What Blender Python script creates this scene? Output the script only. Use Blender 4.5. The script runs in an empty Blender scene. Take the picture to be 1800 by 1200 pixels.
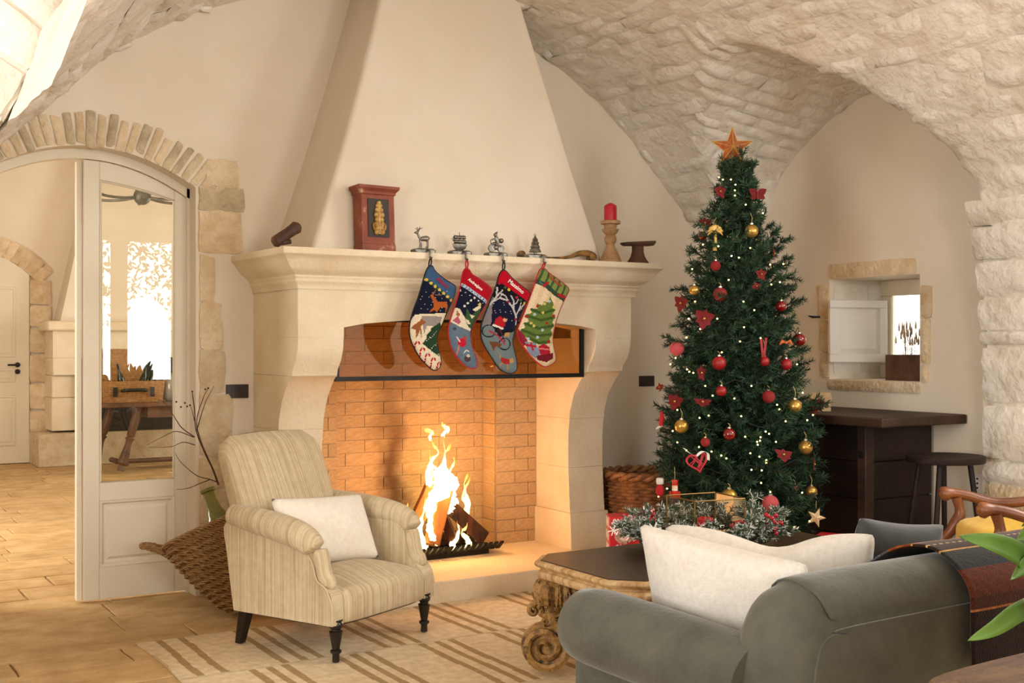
import bpy, bmesh, math, random
from mathutils import Vector, Matrix, noise
R = random.Random(7)
pi = math.pi
sc = bpy.context.scene
COL = sc.collection
# ------------------------------------------------------------------ camera
F = 2050.0; YAW = math.radians(32.0); EYE = 1.35; HY = 605.0
cam_d = bpy.data.cameras.new('camera'); cam = bpy.data.objects.new('camera', cam_d); COL.objects.link(cam)
cam_d.sensor_fit = 'HORIZONTAL'; cam_d.sensor_width = 36.0; cam_d.lens = 36.0*F/1800.0
cam_d.shift_y = (HY-600.0)/1800.0
cam.location = (0, 0, EYE); cam.rotation_euler = (pi/2, 0, -YAW)
cam_d.clip_start = 0.05; cam_d.clip_end = 200
sc.camera = cam
CS, CC = math.sin(YAW), math.cos(YAW)
def U(px, py, X=None, Y=None, Z=None, d=None):
    """point of the room seen at pixel (px,py) of the 1800x1200 photo, on a known plane"""
    a = (px-900.0)/F; b = (HY-py)/F
    x, y = CS+CC*a, CC-CS*a
    if X is not None: d = X/x
    elif Y is not None: d = Y/y
    elif Z is not None: d = (Z-EYE)/b
    return Vector((x*d, y*d, EYE+b*d))
# ------------------------------------------------------------------ world, exposure, daylight
sc.view_settings.view_transform = 'Standard'
try: sc.view_settings.look = 'None'
except Exception: pass
sc.view_settings.exposure = 0.42; sc.view_settings.gamma = 1.0; sc.view_settings.use_curve_mapping = False
wd = bpy.data.worlds.new('daylight'); sc.world = wd; wd.use_nodes = True
bg = wd.node_tree.nodes['Background']; bg.inputs[0].default_value = (1.0, 0.97, 0.92, 1); bg.inputs[1].default_value = 2.5
def area(name, loc, to, sx, sy, power, col):
    l = bpy.data.lights.new(name, 'AREA'); l.shape = 'RECTANGLE'; l.size = sx; l.size_y = sy
    l.energy = power; l.color = col
    o = bpy.data.objects.new(name, l); COL.objects.link(o); o.location = loc
    o.rotation_euler = (Vector(to)-Vector(loc)).to_track_quat('-Z', 'Y').to_euler()
    return o
# daylight entering through the arched glass doors behind the camera, the side window and the windows of the next room
area('daylight_rear_door', (4.1, -3.3, 1.6), (4.1, 6, 1.6), 2.0, 2.6, 190, (1.0, 0.99, 0.975))
area('daylight_rear_window', (0.9, -2.45, 2.0), (0.9, 6, 2.0), 1.5, 1.5, 55, (1.0, 0.99, 0.975))
area('daylight_side_window', (-2.35, 1.9, 1.6), (3, 1.9, 2.0), 1.5, 2.0, 92, (1.0, 1.0, 0.99))
area('daylight_right_window', (5.62, 2.2, 2.3), (0, 2.2, 2.0), 1.7, 1.0, 64, (1.0, 0.98, 0.95))
area('daylight_next_room', (-0.9, 8.7, 1.5), (4, 8.7, 0.9), 1.8, 2.2, 88, (1.0, 0.92, 0.80))
area('daylight_next_room_side', (6.3, 11.0, 1.6), (0, 11.0, 1.4), 1.6, 2.0, 56, (1.0, 0.92, 0.80))

# ------------------------------------------------------------------ helpers
def lin(c):
    return tuple((v/12.92 if v <= 0.04045 else ((v+0.055)/1.055)**2.4) for v in [q/255.0 for q in c])
MATS = {}
def mat(name, c1, c2=None, rough=0.7, scale=8.0, bump=0.0, bscale=40.0, metal=0.0, spec=0.5, stretch=(1,1,1), sheen=0.0,
        emit=None, estr=0.0, attr=None, coat=0.0, detail=6.0, mixlo=0.35, mixhi=0.65, trans=0.0, sss=0.0, c3=None, coord='Object', var=0.0):
    m = bpy.data.materials.new(name); m.use_nodes = True; MATS[name] = m
    nt = m.node_tree; b = nt.nodes['Principled BSDF']
    L = nt.links.new
    tc = nt.nodes.new('ShaderNodeTexCoord'); mp = nt.nodes.new('ShaderNodeMapping')
    mp.inputs['Scale'].default_value = stretch; L(tc.outputs[coord], mp.inputs[0])
    col = None
    if attr:
        a = nt.nodes.new('ShaderNodeAttribute'); a.attribute_name = attr; col = a.outputs['Color']
        if c2:
            nz = nt.nodes.new('ShaderNodeTexNoise'); nz.inputs['Scale'].default_value = scale; L(mp.outputs[0], nz.inputs[0])
            mx = nt.nodes.new('ShaderNodeMix'); mx.data_type = 'RGBA'; mx.blend_type = 'MULTIPLY'
            mx.inputs[0].default_value = 0.6; L(col, mx.inputs[6])
            cr = nt.nodes.new('ShaderNodeValToRGB'); cr.color_ramp.elements[0].position = 0.3; cr.color_ramp.elements[1].position = 0.7
            cr.color_ramp.elements[0].color = lin(c2)+(1,); cr.color_ramp.elements[1].color = (1,1,1,1)
            L(nz.outputs[0], cr.inputs[0]); L(cr.outputs[0], mx.inputs[7]); col = mx.outputs[2]
    elif c2:
        nz = nt.nodes.new('ShaderNodeTexNoise'); nz.inputs['Scale'].default_value = scale; nz.inputs['Detail'].default_value = detail
        nz.inputs['Roughness'].default_value = 0.6; L(mp.outputs[0], nz.inputs[0])
        cr = nt.nodes.new('ShaderNodeValToRGB'); e = cr.color_ramp.elements
        e[0].position = mixlo; e[1].position = mixhi; e[0].color = lin(c1)+(1,); e[1].color = lin(c2)+(1,)
        if c3:
            q = cr.color_ramp.elements.new(min(0.97, mixhi+0.12)); q.color = lin(c3)+(1,)
        L(nz.outputs[0], cr.inputs[0]); col = cr.outputs[0]
    if var > 0 and col is not None:
        oi = nt.nodes.new('ShaderNodeObjectInfo'); hs = nt.nodes.new('ShaderNodeHueSaturation')
        mr = nt.nodes.new('ShaderNodeMapRange'); mr.inputs[3].default_value = 1-var; mr.inputs[4].default_value = 1+var*0.6
        L(oi.outputs['Random'], mr.inputs[0]); L(mr.outputs[0], hs.inputs['Value']); L(col, hs.inputs['Color']); col = hs.outputs[0]
    if col is not None: L(col, b.inputs['Base Color'])
    else: b.inputs['Base Color'].default_value = lin(c1)+(1,)
    b.inputs['Roughness'].default_value = rough; b.inputs['Metallic'].default_value = metal
    b.inputs['Specular IOR Level'].default_value = spec
    if sheen: b.inputs['Sheen Weight'].default_value = sheen; b.inputs['Sheen Roughness'].default_value = 0.4
    if coat: b.inputs['Coat Weight'].default_value = coat; b.inputs['Coat Roughness'].default_value = 0.1
    if sss: b.inputs['Subsurface Weight'].default_value = sss; b.inputs['Subsurface Radius'].default_value = (.02, .01, .006)
    if emit: b.inputs['Emission Color'].default_value = lin(emit)+(1,); b.inputs['Emission Strength'].default_value = estr
    if bump:
        n2 = nt.nodes.new('ShaderNodeTexNoise'); n2.inputs['Scale'].default_value = bscale; n2.inputs['Detail'].default_value = 8
        L(mp.outputs[0], n2.inputs[0])
        bp = nt.nodes.new('ShaderNodeBump'); bp.inputs['Strength'].default_value = 1.0; bp.inputs['Distance'].default_value = bump
        L(n2.outputs[0], bp.inputs['Height']); L(bp.outputs[0], b.inputs['Normal'])
    return m
def glass_mat(name, tint=(255,255,255), refl=1.0, rough=0.0):
    m = bpy.data.materials.new(name); m.use_nodes = True; nt = m.node_tree; nt.nodes.clear(); L = nt.links.new
    o = nt.nodes.new('ShaderNodeOutputMaterial'); mx = nt.nodes.new('ShaderNodeMixShader')
    t = nt.nodes.new('ShaderNodeBsdfTransparent'); t.inputs[0].default_value = lin(tint)+(1,)
    g = nt.nodes.new('ShaderNodeBsdfGlossy'); g.inputs['Roughness'].default_value = rough
    f = nt.nodes.new('ShaderNodeFresnel'); f.inputs[0].default_value = 1.5
    k = nt.nodes.new('ShaderNodeMath'); k.operation = 'MULTIPLY'; k.inputs[1].default_value = refl; k.use_clamp = True
    L(f.outputs[0], k.inputs[0]); L(k.outputs[0], mx.inputs[0]); L(t.outputs[0], mx.inputs[1]); L(g.outputs[0], mx.inputs[2]); L(mx.outputs[0], o.inputs[0])
    return m
def add_wave(m, c_dark, scale, axis='X', dist=1.5, fac=0.5, dscale=2.0, lo=0.35, hi=0.65, bump=0.0):
    """darken a material along thin bands (weave stripes, grain) on top of its colour"""
    nt = m.node_tree; L = nt.links.new; b = nt.nodes['Principled BSDF']
    mp = [n for n in nt.nodes if n.type == 'MAPPING'][0]
    w = nt.nodes.new('ShaderNodeTexWave'); w.bands_direction = axis; w.inputs['Scale'].default_value = scale
    w.inputs['Distortion'].default_value = dist; w.inputs['Detail'].default_value = 3; w.inputs['Detail Scale'].default_value = dscale
    L(mp.outputs[0], w.inputs[0])
    cr = nt.nodes.new('ShaderNodeValToRGB'); e = cr.color_ramp.elements; e[0].position = lo; e[1].position = hi
    e[0].color = lin(c_dark)+(1,); e[1].color = (1,1,1,1); L(w.outputs[0], cr.inputs[0])
    mx = nt.nodes.new('ShaderNodeMix'); mx.data_type = 'RGBA'; mx.blend_type = 'MULTIPLY'; mx.inputs[0].default_value = fac
    bc = b.inputs['Base Color']
    if bc.is_linked: L(bc.links[0].from_socket, mx.inputs[6])
    else: mx.inputs[6].default_value = bc.default_value
    L(cr.outputs[0], mx.inputs[7]); L(mx.outputs[2], bc)
    if bump:
        bp = nt.nodes.new('ShaderNodeBump'); bp.inputs['Distance'].default_value = bump; L(w.outputs[0], bp.inputs['Height'])
        ni = b.inputs['Normal']
        if ni.is_linked: L(ni.links[0].from_socket, bp.inputs['Normal'])
        L(bp.outputs[0], ni)
    return m

WM = {}
def reg(o, m): WM[o.name] = m
def thing(name, label, cat, loc=(0,0,0), rot=(0,0,0), group=None, kind=None, scale=1.0):
    o = bpy.data.objects.new(name, None); COL.objects.link(o); o.empty_display_size = 0.05
    o.location = loc; o.rotation_euler = rot; o.scale = (scale,)*3
    from mathutils import Euler
    reg(o, Matrix.LocRotScale(Vector(loc), Euler(rot), Vector((scale,)*3)))
    if kind == 'structure': o['kind'] = kind
    tag(o, label, cat, group)
    return o
def tag(o, label=None, cat=None, group=None, kind=None):
    if label: o['label'] = label
    if cat: o['category'] = cat
    if group: o['group'] = group
    if kind: o['kind'] = kind
    return o
def link(name, me, parent=None, world=True, loc=None, rot=None, scale=None):
    o = bpy.data.objects.new(name, me); COL.objects.link(o)
    from mathutils import Euler
    m = Matrix.LocRotScale(Vector(loc or (0,0,0)), Euler(rot or (0,0,0)), Vector(scale or (1,1,1)))
    if loc is not None: o.location = loc
    if rot is not None: o.rotation_euler = rot
    if scale is not None: o.scale = scale
    if parent is not None:
        o.parent = parent; pm = WM[parent.name]
        if world: o.matrix_parent_inverse = pm.inverted(); reg(o, m)
        else: reg(o, pm @ m)
    else: reg(o, m)
    return o
class MB:
    def __init__(s): s.v = []; s.f = []; s.mi = []; s.cm = 0
    def add(s, vs, fs):
        n = len(s.v); s.v += [tuple(v) for v in vs]; s.f += [tuple(i+n for i in f) for f in fs]; s.mi += [s.cm]*len(fs); return s
    def box(s, x0, x1, y0, y1, z0, z1):
        vs = [(x,y,z) for z in (z0,z1) for y in (y0,y1) for x in (x0,x1)]
        return s.add(vs, [(0,2,3,1),(4,5,7,6),(0,1,5,4),(2,6,7,3),(0,4,6,2),(1,3,7,5)])
    def hexa(s, vs): return s.add(vs, [(0,3,2,1),(4,5,6,7),(0,1,5,4),(1,2,6,5),(2,3,7,6),(3,0,4,7)])   # 4 bottom, 4 top, ccw
    def obox(s, c, ax, ay, az):      # centre and half-axis vectors
        c, ax, ay, az = map(Vector, (c, ax, ay, az))
        return s.hexa([c-ax-ay-az, c+ax-ay-az, c+ax+ay-az, c-ax+ay-az, c-ax-ay+az, c+ax-ay+az, c+ax+ay+az, c-ax+ay+az])
    def rings(s, rs, closed=True, cap0=True, cap1=True):
        n = len(rs[0]); vs = [p for r in rs for p in r]; fs = []
        for i in range(len(rs)-1):
            for j in range(n if closed else n-1):
                k = (j+1) % n
                fs.append((i*n+j, i*n+k, (i+1)*n+k, (i+1)*n+j))
        if cap0 and closed: fs.append(tuple(range(n-1,-1,-1)))
        if cap1 and closed: fs.append(tuple((len(rs)-1)*n+j for j in range(n)))
        return s.add(vs, fs)
    def lathe(s, prof, n=20, o=(0,0,0), ax=None, cap=True):
        o = Vector(o); q = Vector((0,0,1)).rotation_difference(Vector(ax).normalized()) if ax is not None else None
        rs = []
        for r, z in prof:
            ring = []
            for j in range(n):
                a = 2*pi*j/n; p = Vector((r*math.cos(a), r*math.sin(a), z))
                ring.append(o+(q @ p if q else p))
            rs.append(ring)
        return s.rings(rs, True, cap, cap)
    def tube(s, pts, r, n=8, cap=True):
        pts = [Vector(p) for p in pts]; rs = []; up = None
        for i, p in enumerate(pts):
            t = (pts[min(i+1, len(pts)-1)]-pts[max(i-1, 0)])
            if t.length < 1e-9: t = Vector((0,0,1))
            t.normalize()
            if up is None:
                up = Vector((0,0,1)) if abs(t.z) < 0.9 else Vector((1,0,0))
            a = t.cross(up)
            if a.length < 1e-6: a = t.orthogonal()
            a.normalize(); b2 = a.cross(t).normalized(); up = b2
            rr = r[i] if isinstance(r, (list, tuple)) else r
            rs.append([p+(a*math.cos(2*pi*j/n)+b2*math.sin(2*pi*j/n))*rr for j in range(n)])
        return s.rings(rs, True, cap, cap)
    def ball(s, c, r, n=16, m=10, sz=1.0):
        c = Vector(c); rs = []
        for i in range(1, m):
            a = pi*i/m
            rs.append([c+Vector((r*math.sin(a)*math.cos(2*pi*j/n), r*math.sin(a)*math.sin(2*pi*j/n), -r*sz*math.cos(a))) for j in range(n)])
        return s.rings(rs)
    def prism(s, pts, dv):       # polygon extruded by dv
        dv = Vector(dv); n = len(pts); vs = [Vector(p) for p in pts]+[Vector(p)+dv for p in pts]
        fs = [tuple(range(n-1,-1,-1)), tuple(range(n, 2*n))]+[(i, (i+1) % n, n+(i+1) % n, n+i) for i in range(n)]
        return s.add(vs, fs)
    def grid(s, P):              # P rows of points
        n = len(P[0]); return s.add([p for r in P for p in r], [(i*n+j, i*n+j+1, (i+1)*n+j+1, (i+1)*n+j) for i in range(len(P)-1) for j in range(n-1)])
    def xf(s, m):
        s.v = [tuple(m @ Vector(v)) for v in s.v]; return s
    def mesh(s, name, mats, smooth=None):
        me = bpy.data.meshes.new(name); me.from_pydata(s.v, [], s.f)
        for m in (mats if isinstance(mats, (list, tuple)) else [mats]): me.materials.append(m)
        if any(s.mi): me.polygons.foreach_set('material_index', s.mi)
        bm = bmesh.new(); bm.from_mesh(me); bmesh.ops.recalc_face_normals(bm, faces=bm.faces); bm.to_mesh(me); bm.free()
        if smooth is not None:
            me.polygons.foreach_set('use_smooth', [True]*len(me.polygons))
            if smooth < 179: me.set_sharp_from_angle(angle=math.radians(smooth))
        me.update(); return me
    def build(s, name, mats, parent=None, smooth=None, world=True, bevel=0, bseg=2, sub=0, loc=None, rot=None, scale=None, solid=0):
        o = link(name, s.mesh(name, mats, smooth), parent, world, loc, rot, scale)
        if solid:
            md = o.modifiers.new('solid', 'SOLIDIFY'); md.thickness = solid; md.offset = 0
        if bevel:
            md = o.modifiers.new('bevel', 'BEVEL'); md.width = bevel; md.segments = bseg; md.limit_method = 'ANGLE'; md.angle_limit = math.radians(35)
            if smooth is None:
                o.data.polygons.foreach_set('use_smooth', [True]*len(o.data.polygons)); o.data.set_sharp_from_angle(angle=math.radians(50))
        if sub:
            md = o.modifiers.new('sub', 'SUBSURF'); md.levels = sub; md.render_levels = sub
        return o
def struct(o): o['kind'] = 'structure'; return o
def lerp(a, b, t): return a+(b-a)*t
def interp(tab, x):
    if x <= tab[0][0]: return tab[0][1]
    for (a, p), (b, q) in zip(tab, tab[1:]):
        if x <= b: return p+(q-p)*(x-a)/(b-a)
    return tab[-1][1]
def spline(pts, n=8, closed=False):
    """Catmull-Rom through points"""
    P = [Vector(p) for p in pts]; out = []; N = len(P)
    rng = range(N) if closed else range(N-1)
    for i in rng:
        p0 = P[i-1] if (i > 0 or closed) else P[0]*2-P[1]
        p1 = P[i]; p2 = P[(i+1) % N]
        p3 = P[(i+2) % N] if (i+2 < N or closed) else P[-1]*2-P[-2]
        for k in range(n):
            t = k/n
            out.append(0.5*((2*p1)+(p2-p0)*t+(2*p0-5*p1+4*p2-p3)*t*t+(3*p1-p0-3*p2+p3)*t**3))
    if not closed: out.append(P[-1])
    return out
def nz(p, sc_=1.0, seed=0.0): return noise.noise(Vector(p)*sc_+Vector((seed, seed*1.7, -seed)))
def fbm(p, sc_=1.0, seed=0.0): return nz(p, sc_, seed)+0.5*nz(p, sc_*2.1, seed+3)+0.25*nz(p, sc_*4.3, seed+7)
def blob_stone(mb, c, ax, ay, az, seed, j=0.12, n=0):
    """one irregular rounded block: half axes ax (along), ay (out of the wall), az (up)"""
    c, ax, ay, az = map(Vector, (c, ax, ay, az)); K = 4; M = 3
    P = []
    def pt(u, v, w):
        uu = u*(1-0.05*v*v*abs(v)); vv = v*(1-0.05*u*u*abs(u))
        return c+ax*uu+az*vv+ay*w
    rows = []
    for i in range(K+1):
        row = []
        for k in range(K+1):
            u = -1+2*i/K; v = -1+2*k/K
            e = max(abs(u), abs(v)); w = 1.0 if e < 0.9 else 0.35
            q = pt(u, v, w)
            q += ax*j*0.8*nz(q, 13, seed)+az*j*nz(q, 13, seed+5)+ay*0.5*nz(q, 17, seed+9)
            row.append(q)
        rows.append(row)
    mb.grid(rows)
    # skirt back into the wall
    ring = [rows[i][0] for i in range(K+1)]+[rows[K][k] for k in range(1, K+1)]+[rows[i][K] for i in range(K-1, -1, -1)]+[rows[0][k] for k in range(K-1, 0, -1)]
    mb.rings([ring, [q-ay*1.6 for q in ring]], True, False, False)
    return mb
# ------------------------------------------------------------------ materials of the shell
M_plaster = mat('lime_plaster', (226,213,192), (234,223,206), rough=0.9, scale=1.3, bump=0.006, bscale=5, spec=0.15)
M_mortar = mat('whitewashed_mortar', (226,216,200), (238,231,219), rough=0.92, scale=5, bump=0.02, bscale=14, spec=0.1)
M_vstone = mat('whitewashed_rubble', (216,204,184), (240,233,222), rough=0.9, scale=4.5, bump=0.022, bscale=16, spec=0.12, mixlo=0.30, mixhi=0.52, var=0.05)
M_jstone = mat('bare_limestone', (208,180,140), (230,211,181), rough=0.92, scale=9, bump=0.018, bscale=32, spec=0.12, mixlo=0.3, mixhi=0.62, var=0.12)
M_gstone = mat('grey_limestone', (182,165,136), (214,196,166), rough=0.92, scale=12, bump=0.018, bscale=36, spec=0.12, var=0.08)
M_fstone = mat('dressed_cream_stone', (226,208,176), (236,222,196), rough=0.85, scale=4, bump=0.004, bscale=60, spec=0.2)
M_slab = mat('worn_floor_limestone', (176,138,86), (214,182,132), rough=0.6, scale=5.5, bump=0.006, bscale=18, spec=0.3, stretch=(1,1.25,1), var=0.10, detail=10, mixlo=0.28, mixhi=0.66)
M_joint = mat('floor_joint_mortar', (150,116,74), (178,146,100), rough=0.9, scale=20)
M_door = mat('cream_painted_wood', (222,212,190), (228,218,197), rough=0.45, scale=3, spec=0.4)
M_glass = glass_mat('door_glass', (250,250,245), 1.0)
M_black = mat('black_iron', (22,20,18), rough=0.5, spec=0.4)
M_white = mat('white_painted_wood', (238,234,226), rough=0.4)
W = 6.2      # plane of the fireplace wall
XR = 5.65    # plane of the window wall
XC = 3.05    # axis of the barrel vault
AT = [(0,3.42),(.5,3.37),(.94,3.23),(1.2,3.11),(1.49,2.94),(1.77,2.71),(1.97,2.5),(2.2,2.28),(2.35,2.08),(2.45,1.75),(2.5,1.2),(2.52,0.0)]
BT = [(0,2.89),(.13,2.875),(.37,2.77),(.56,2.66),(.77,2.5),(.86,2.35),(.92,2.2),(.97,1.9)]
def A_(X, Y):
    z = interp(AT, abs(X-XC))
    if X < XC:
        z += 0.27*max(0, min(1, (W-Y)/1.9))*max(0, min(1, (2.7-X)/1.2))
    return z
def B_(X, Y):
    dy = abs(Y-4.86)
    if X < 3.6 or dy > 0.97: return -9
    return interp(BT, dy)+0.11*(XR-X)
def V_(X, Y):
    z = max(A_(X, Y), B_(X, Y))
    if Y > 4.03 and X > XC: z = max(z, 2.2)
    if X < XC: z = max(z, 2.0)
    return z
# arc-length parametrisation of the barrel profile
dens = []
for (a, p), (b, q) in zip(AT, AT[1:]):
    n = max(1, int(math.hypot(b-a, q-p)/0.035))
    dens += [(lerp(a, b, i/n)) for i in range(n)]
dens.append(AT[-1][0])
arc = [0.0]
for i in range(1, len(dens)):
    arc.append(arc[-1]+math.hypot(dens[i]-dens[i-1], interp(AT, dens[i])-interp(AT, dens[i-1])))
S2D = list(zip(arc, dens)); S_MAX = arc[-1]
def vpt(X, Y, z=None):
    return Vector((X, Y, V_(X, Y) if z is None else z))
def vnorm(X, Y):
    e = 0.03
    gx = (V_(X+e, Y)-V_(X-e, Y))/(2*e); gy = (V_(X, Y+e)-V_(X, Y-e))/(2*e)
    gx = max(-6, min(6, gx)); gy = max(-6, min(6, gy))
    return Vector((gx, gy, -1)).normalized()
# ------------------------------------------------------------------ ceiling vault
mb = MB()
ys = [3.15+i*0.05 for i in range(int((W-3.15)/0.05)+1)]+[W+0.02]
us = [-s for s in reversed(arc[::1]) if s < 3.15 and s > 0]+arc
rows = []
for y in ys:
    row = []
    for u in us:
        dx = interp(S2D, abs(u)); X = XC+(dx if u > 0 else -dx)
        if u > 0 and y > 4.03 and dx > 2.3: X = min(XR+0.02, XC+2.3+(dx-2.3)*1.6)
        p = vpt(X, y)
        if u > 0 and y <= 4.03 and dx > 2.44: p.z = interp(AT, dx)
        n = vnorm(X, y)
        p += n*(0.016*fbm(p, 4.0, 1.0)) if p.z > 2.21 or y < 4.03 else Vector((0,0,0))
        row.append(p)
    rows.append(row)
mb.grid(rows)
ceil = struct(mb.build('ceiling', M_mortar, smooth=60))
# nearer part of the ceiling, over and behind the camera
mb = MB(); mb.box(-2.6, 5.9, -2.8, 3.17, 3.35, 3.5); mb.box(-2.6, 0.9, 3.17, W, 3.35, 3.5)
struct(mb.build('ceiling', M_mortar))
# stones of the vault, one by one, courses along the barrel
def add_stone(cells, seed, parent, m, lift, name='stone'):
    """cells: function (u,v in -1..1) -> (point, normal); a rounded lump lying on the surface"""
    K = 4; rows = []; tu = R.uniform(-.008,.008); tv = R.uniform(-.011,.011)
    for i in range(K+1):
        row = []
        for k in range(K+1):
            u = -1+2*i/K; v = -1+2*k/K
            e = max(abs(u), abs(v))
            p, n = cells(u, v)
            h = lift*(1-0.9*e**4)+tu*u+tv*v
            h = h+0.010*nz(p, 8, seed) if e < 0.95 else min(h*0.5, 0.004)-0.006
            row.append(p+n*h)
        rows.append(row)
    b = MB(); b.grid(rows)
    return b.build(name, m, parent, smooth=179)
def seen(p):
    d = CS*p.x+CC*p.y; r = CC*p.x-CS*p.y
    if d < 0.3: return False
    px = 900+F*r/d; py = HY-F*(p.z-EYE)/d
    return -60 < px < 1860 and -60 < py < 1260
nst = 0
s = 0.55; course = 0
while s < S_MAX-0.1:
    hgt = R.uniform(0.08, 0.16); y = 2.9+R.uniform(0, 0.2); course += 1
    for side in (1, -1):
        y = 2.9+R.uniform(0, 0.25)
        while y < W-0.05:
            ln = R.uniform(0.22, 0.55); y1 = min(W-0.01, y+ln)
            sm, ym = s+hgt/2, (y+y1)/2
            dx = interp(S2D, sm); X = XC+side*dx
            ok = (A_(X, ym) > B_(X, ym)) and (not (ym > 4.03 and dx > 2.27)) and not (side < 0 and (ym < 4.35 or dx > 2.3))
            if ym < 4.03 and dx > 2.44: ok = False
            if ok and seen(vpt(X, ym)):
                sk = R.uniform(-0.03, 0.03); tw = R.uniform(-0.02, 0.02)
                def cells(u, v, s=s, hgt=hgt, y=y, y1=y1, side=side, sk=sk, tw=tw):
                    ss = s+hgt*(0.5+0.5*v*0.96)+tw*u; yy = (y+y1)/2+(y1-y)/2*u*0.97+sk*v
                    ss += 0.02*nz((ss*3, yy*3, 0), 3, 2.2)
                    yy = min(W, yy)
                    xx = XC+side*interp(S2D, ss); return vpt(xx, yy), vnorm(xx, yy)
                add_stone(cells, R.uniform(0, 50), ceil, M_vstone, R.uniform(0.004, 0.02)); nst += 1
            y = y1+0.005
    s += hgt+0.004
# stones of the side cell over the window wall
bs = [0.0]
for i in range(1, 98):
    a, b = (i-1)*0.01, i*0.01
    bs.append(bs[-1]+math.hypot(0.01, interp(BT, b)-interp(BT, a)))
B2D = [(bs[i], i*0.01) for i in range(98)]
t = 0.0
while t < 1.15:
    hgt = R.uniform(0.085, 0.14); x = 4.15+R.uniform(0, 0.2)
    while x < XR-0.03:
        x1 = min(XR, x+R.uniform(0.22, 0.5)); xm = (x+x1)/2; yy = 4.86+interp(B2D, t+hgt/2)
        if B_(xm, yy) >= A_(xm, yy)-0.01 and seen(vpt(xm, yy)):
            def cells(u, v, t=t, hgt=hgt, x=x, x1=x1):
                yy = 4.86+interp(B2D, t+hgt*(0.5+0.48*v)); xx = (x+x1)/2+(x1-x)/2*u*0.97
                return vpt(xx, yy), vnorm(xx, yy)
            add_stone(cells, R.uniform(0, 50), ceil, M_vstone, R.uniform(0.005, 0.02)); nst += 1
        x = x1+0.004
    t += hgt
# big squared blocks of the pier at the right edge
zs = [2.12, 1.98, 1.80, 1.60, 1.42, 1.345, 1.03, 0.72, 0.60, 0.45, 0.22, 0.0]
for za, zb in zip(zs, zs[1:]):
    yb = 4.04
    while yb > 3.2:
        ya = yb-R.uniform(0.36, 0.52); zc = (za+zb)/2
        Xs = XC+interp([(0,2.52),(1.2,2.5),(1.75,2.45),(2.08,2.35),(2.28,2.2)], zc)
        tilt = (interp([(0,2.52),(1.2,2.5),(1.75,2.45),(2.08,2.35),(2.28,2.2)], za)-interp([(0,2.52),(1.2,2.5),(1.75,2.45),(2.08,2.35),(2.28,2.2)], zb))/2
        b = MB(); blob_stone(b, (Xs, (ya+yb)/2, zc), (0, (yb-ya)/2*0.97, 0), (-0.03, 0, 0), (tilt, 0, (za-zb)/2*0.94), R.uniform(0, 40), 0.06)
        b.build('stone', M_jstone if zc < 0.62 and zc > .5 else M_vstone, ceil, smooth=50)
        yb = ya
# ------------------------------------------------------------------ nearer stone arch at the upper left
ET = [(0.30,0.0),(.42,1.2),(.5,1.8),(.6,2.1),(.72,2.31),(.86,2.5),(1.2,2.84),(1.6,3.12),(2.1,3.3),(2.7,3.38)]
mb = MB(); P0 = []; 
xs = [0.30,.36,.42,.46,.5,.55,.6,.66,.72,.79,.86,.95,1.05,1.2,1.4,1.6,1.85,2.1,2.4,2.7]
ring = [Vector((x, 0, interp(ET, x))) for x in xs]
mb.rings([[Vector((q.x, 4.02, q.z)) for q in ring]+[Vector((2.7,4.02,3.5)), Vector((-0.25,4.02,3.5)), Vector((-0.25,4.02,0))],
          [Vector((q.x, 4.32, q.z)) for q in ring]+[Vector((2.7,4.32,3.5)), Vector((-0.25,4.32,3.5)), Vector((-0.25,4.32,0))]])
arch = struct(mb.build('wall_arch', M_mortar, smooth=30))
eal = [0.0]
for a, b in zip(ring, ring[1:]): eal.append(eal[-1]+(b-a).length)
E2P = lambda s_: Vector((interp(list(zip(eal, [q.x for q in ring])), s_), 0, interp(list(zip(eal, [q.z for q in ring])), s_)))
s = 1.5
while s < 3.9:
    w_ = R.uniform(0.10, 0.2); p0, p1 = E2P(s), E2P(s+w_); t = (p1-p0).normalized(); nrm = Vector((-t.z, 0, t.x)); r0 = 0.0
    for k in range(3):
        dp = R.uniform(0.17, 0.30)
        c = (p0+p1)/2+nrm*(r0+dp/2); c.y = 4.02
        b = MB(); blob_stone(b, c, t*w_*0.47, (0, -0.03, 0), nrm*dp*0.48, R.uniform(0, 60), 0.10)
        b.build('stone', M_vstone, arch, smooth=55); r0 += dp
    c = (p0+p1)/2; c.y = 4.17                                           # underside of the voussoir
    b = MB(); blob_stone(b, c, t*w_*0.47, -nrm*0.02, (0, 0.15, 0), R.uniform(0, 60), 0.08)
    b.build('stone', M_vstone, arch, smooth=55)
    s += w_
# ------------------------------------------------------------------ fireplace wall with the arched doorway
DX0, DX1, DXC = 0.80, 1.875, 1.3375
def darch(x): return 2.365-0.175*((x-DXC)/0.5375)**2
mb = MB()
bx = sorted(set([-2.6, 0.0, 0.5, DX0, DX1, 2.68, 3.75]+[DX0+i*(DX1-DX0)/14 for i in range(15)]+[round(0.3+i*0.09, 3) for i in range(61)]+[5.9]))
for x0, x1 in zip(bx, bx[1:]):
    xm = (x0+x1)/2
    def lo(x): 
        if DX0 <= xm <= DX1: return darch(x)
        if 2.68 < xm < 3.75: return 2.0
        return 0.0
    def hi(x): return min(3.5, A_(x, W)+0.14) if xm > 0.5 else 3.5
    def hh(x): return max(hi(x), 2.34)
    mb.hexa([(x0,W,lo(x0)),(x1,W,lo(x1)),(x1,W+.42,lo(x1)),(x0,W+.42,lo(x0)),(x0,W,hh(x0)),(x1,W,hh(x1)),(x1,W+.42,hh(x1)),(x0,W+.42,hh(x0))])
wback = struct(mb.build('wall_back', M_plaster))
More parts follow.
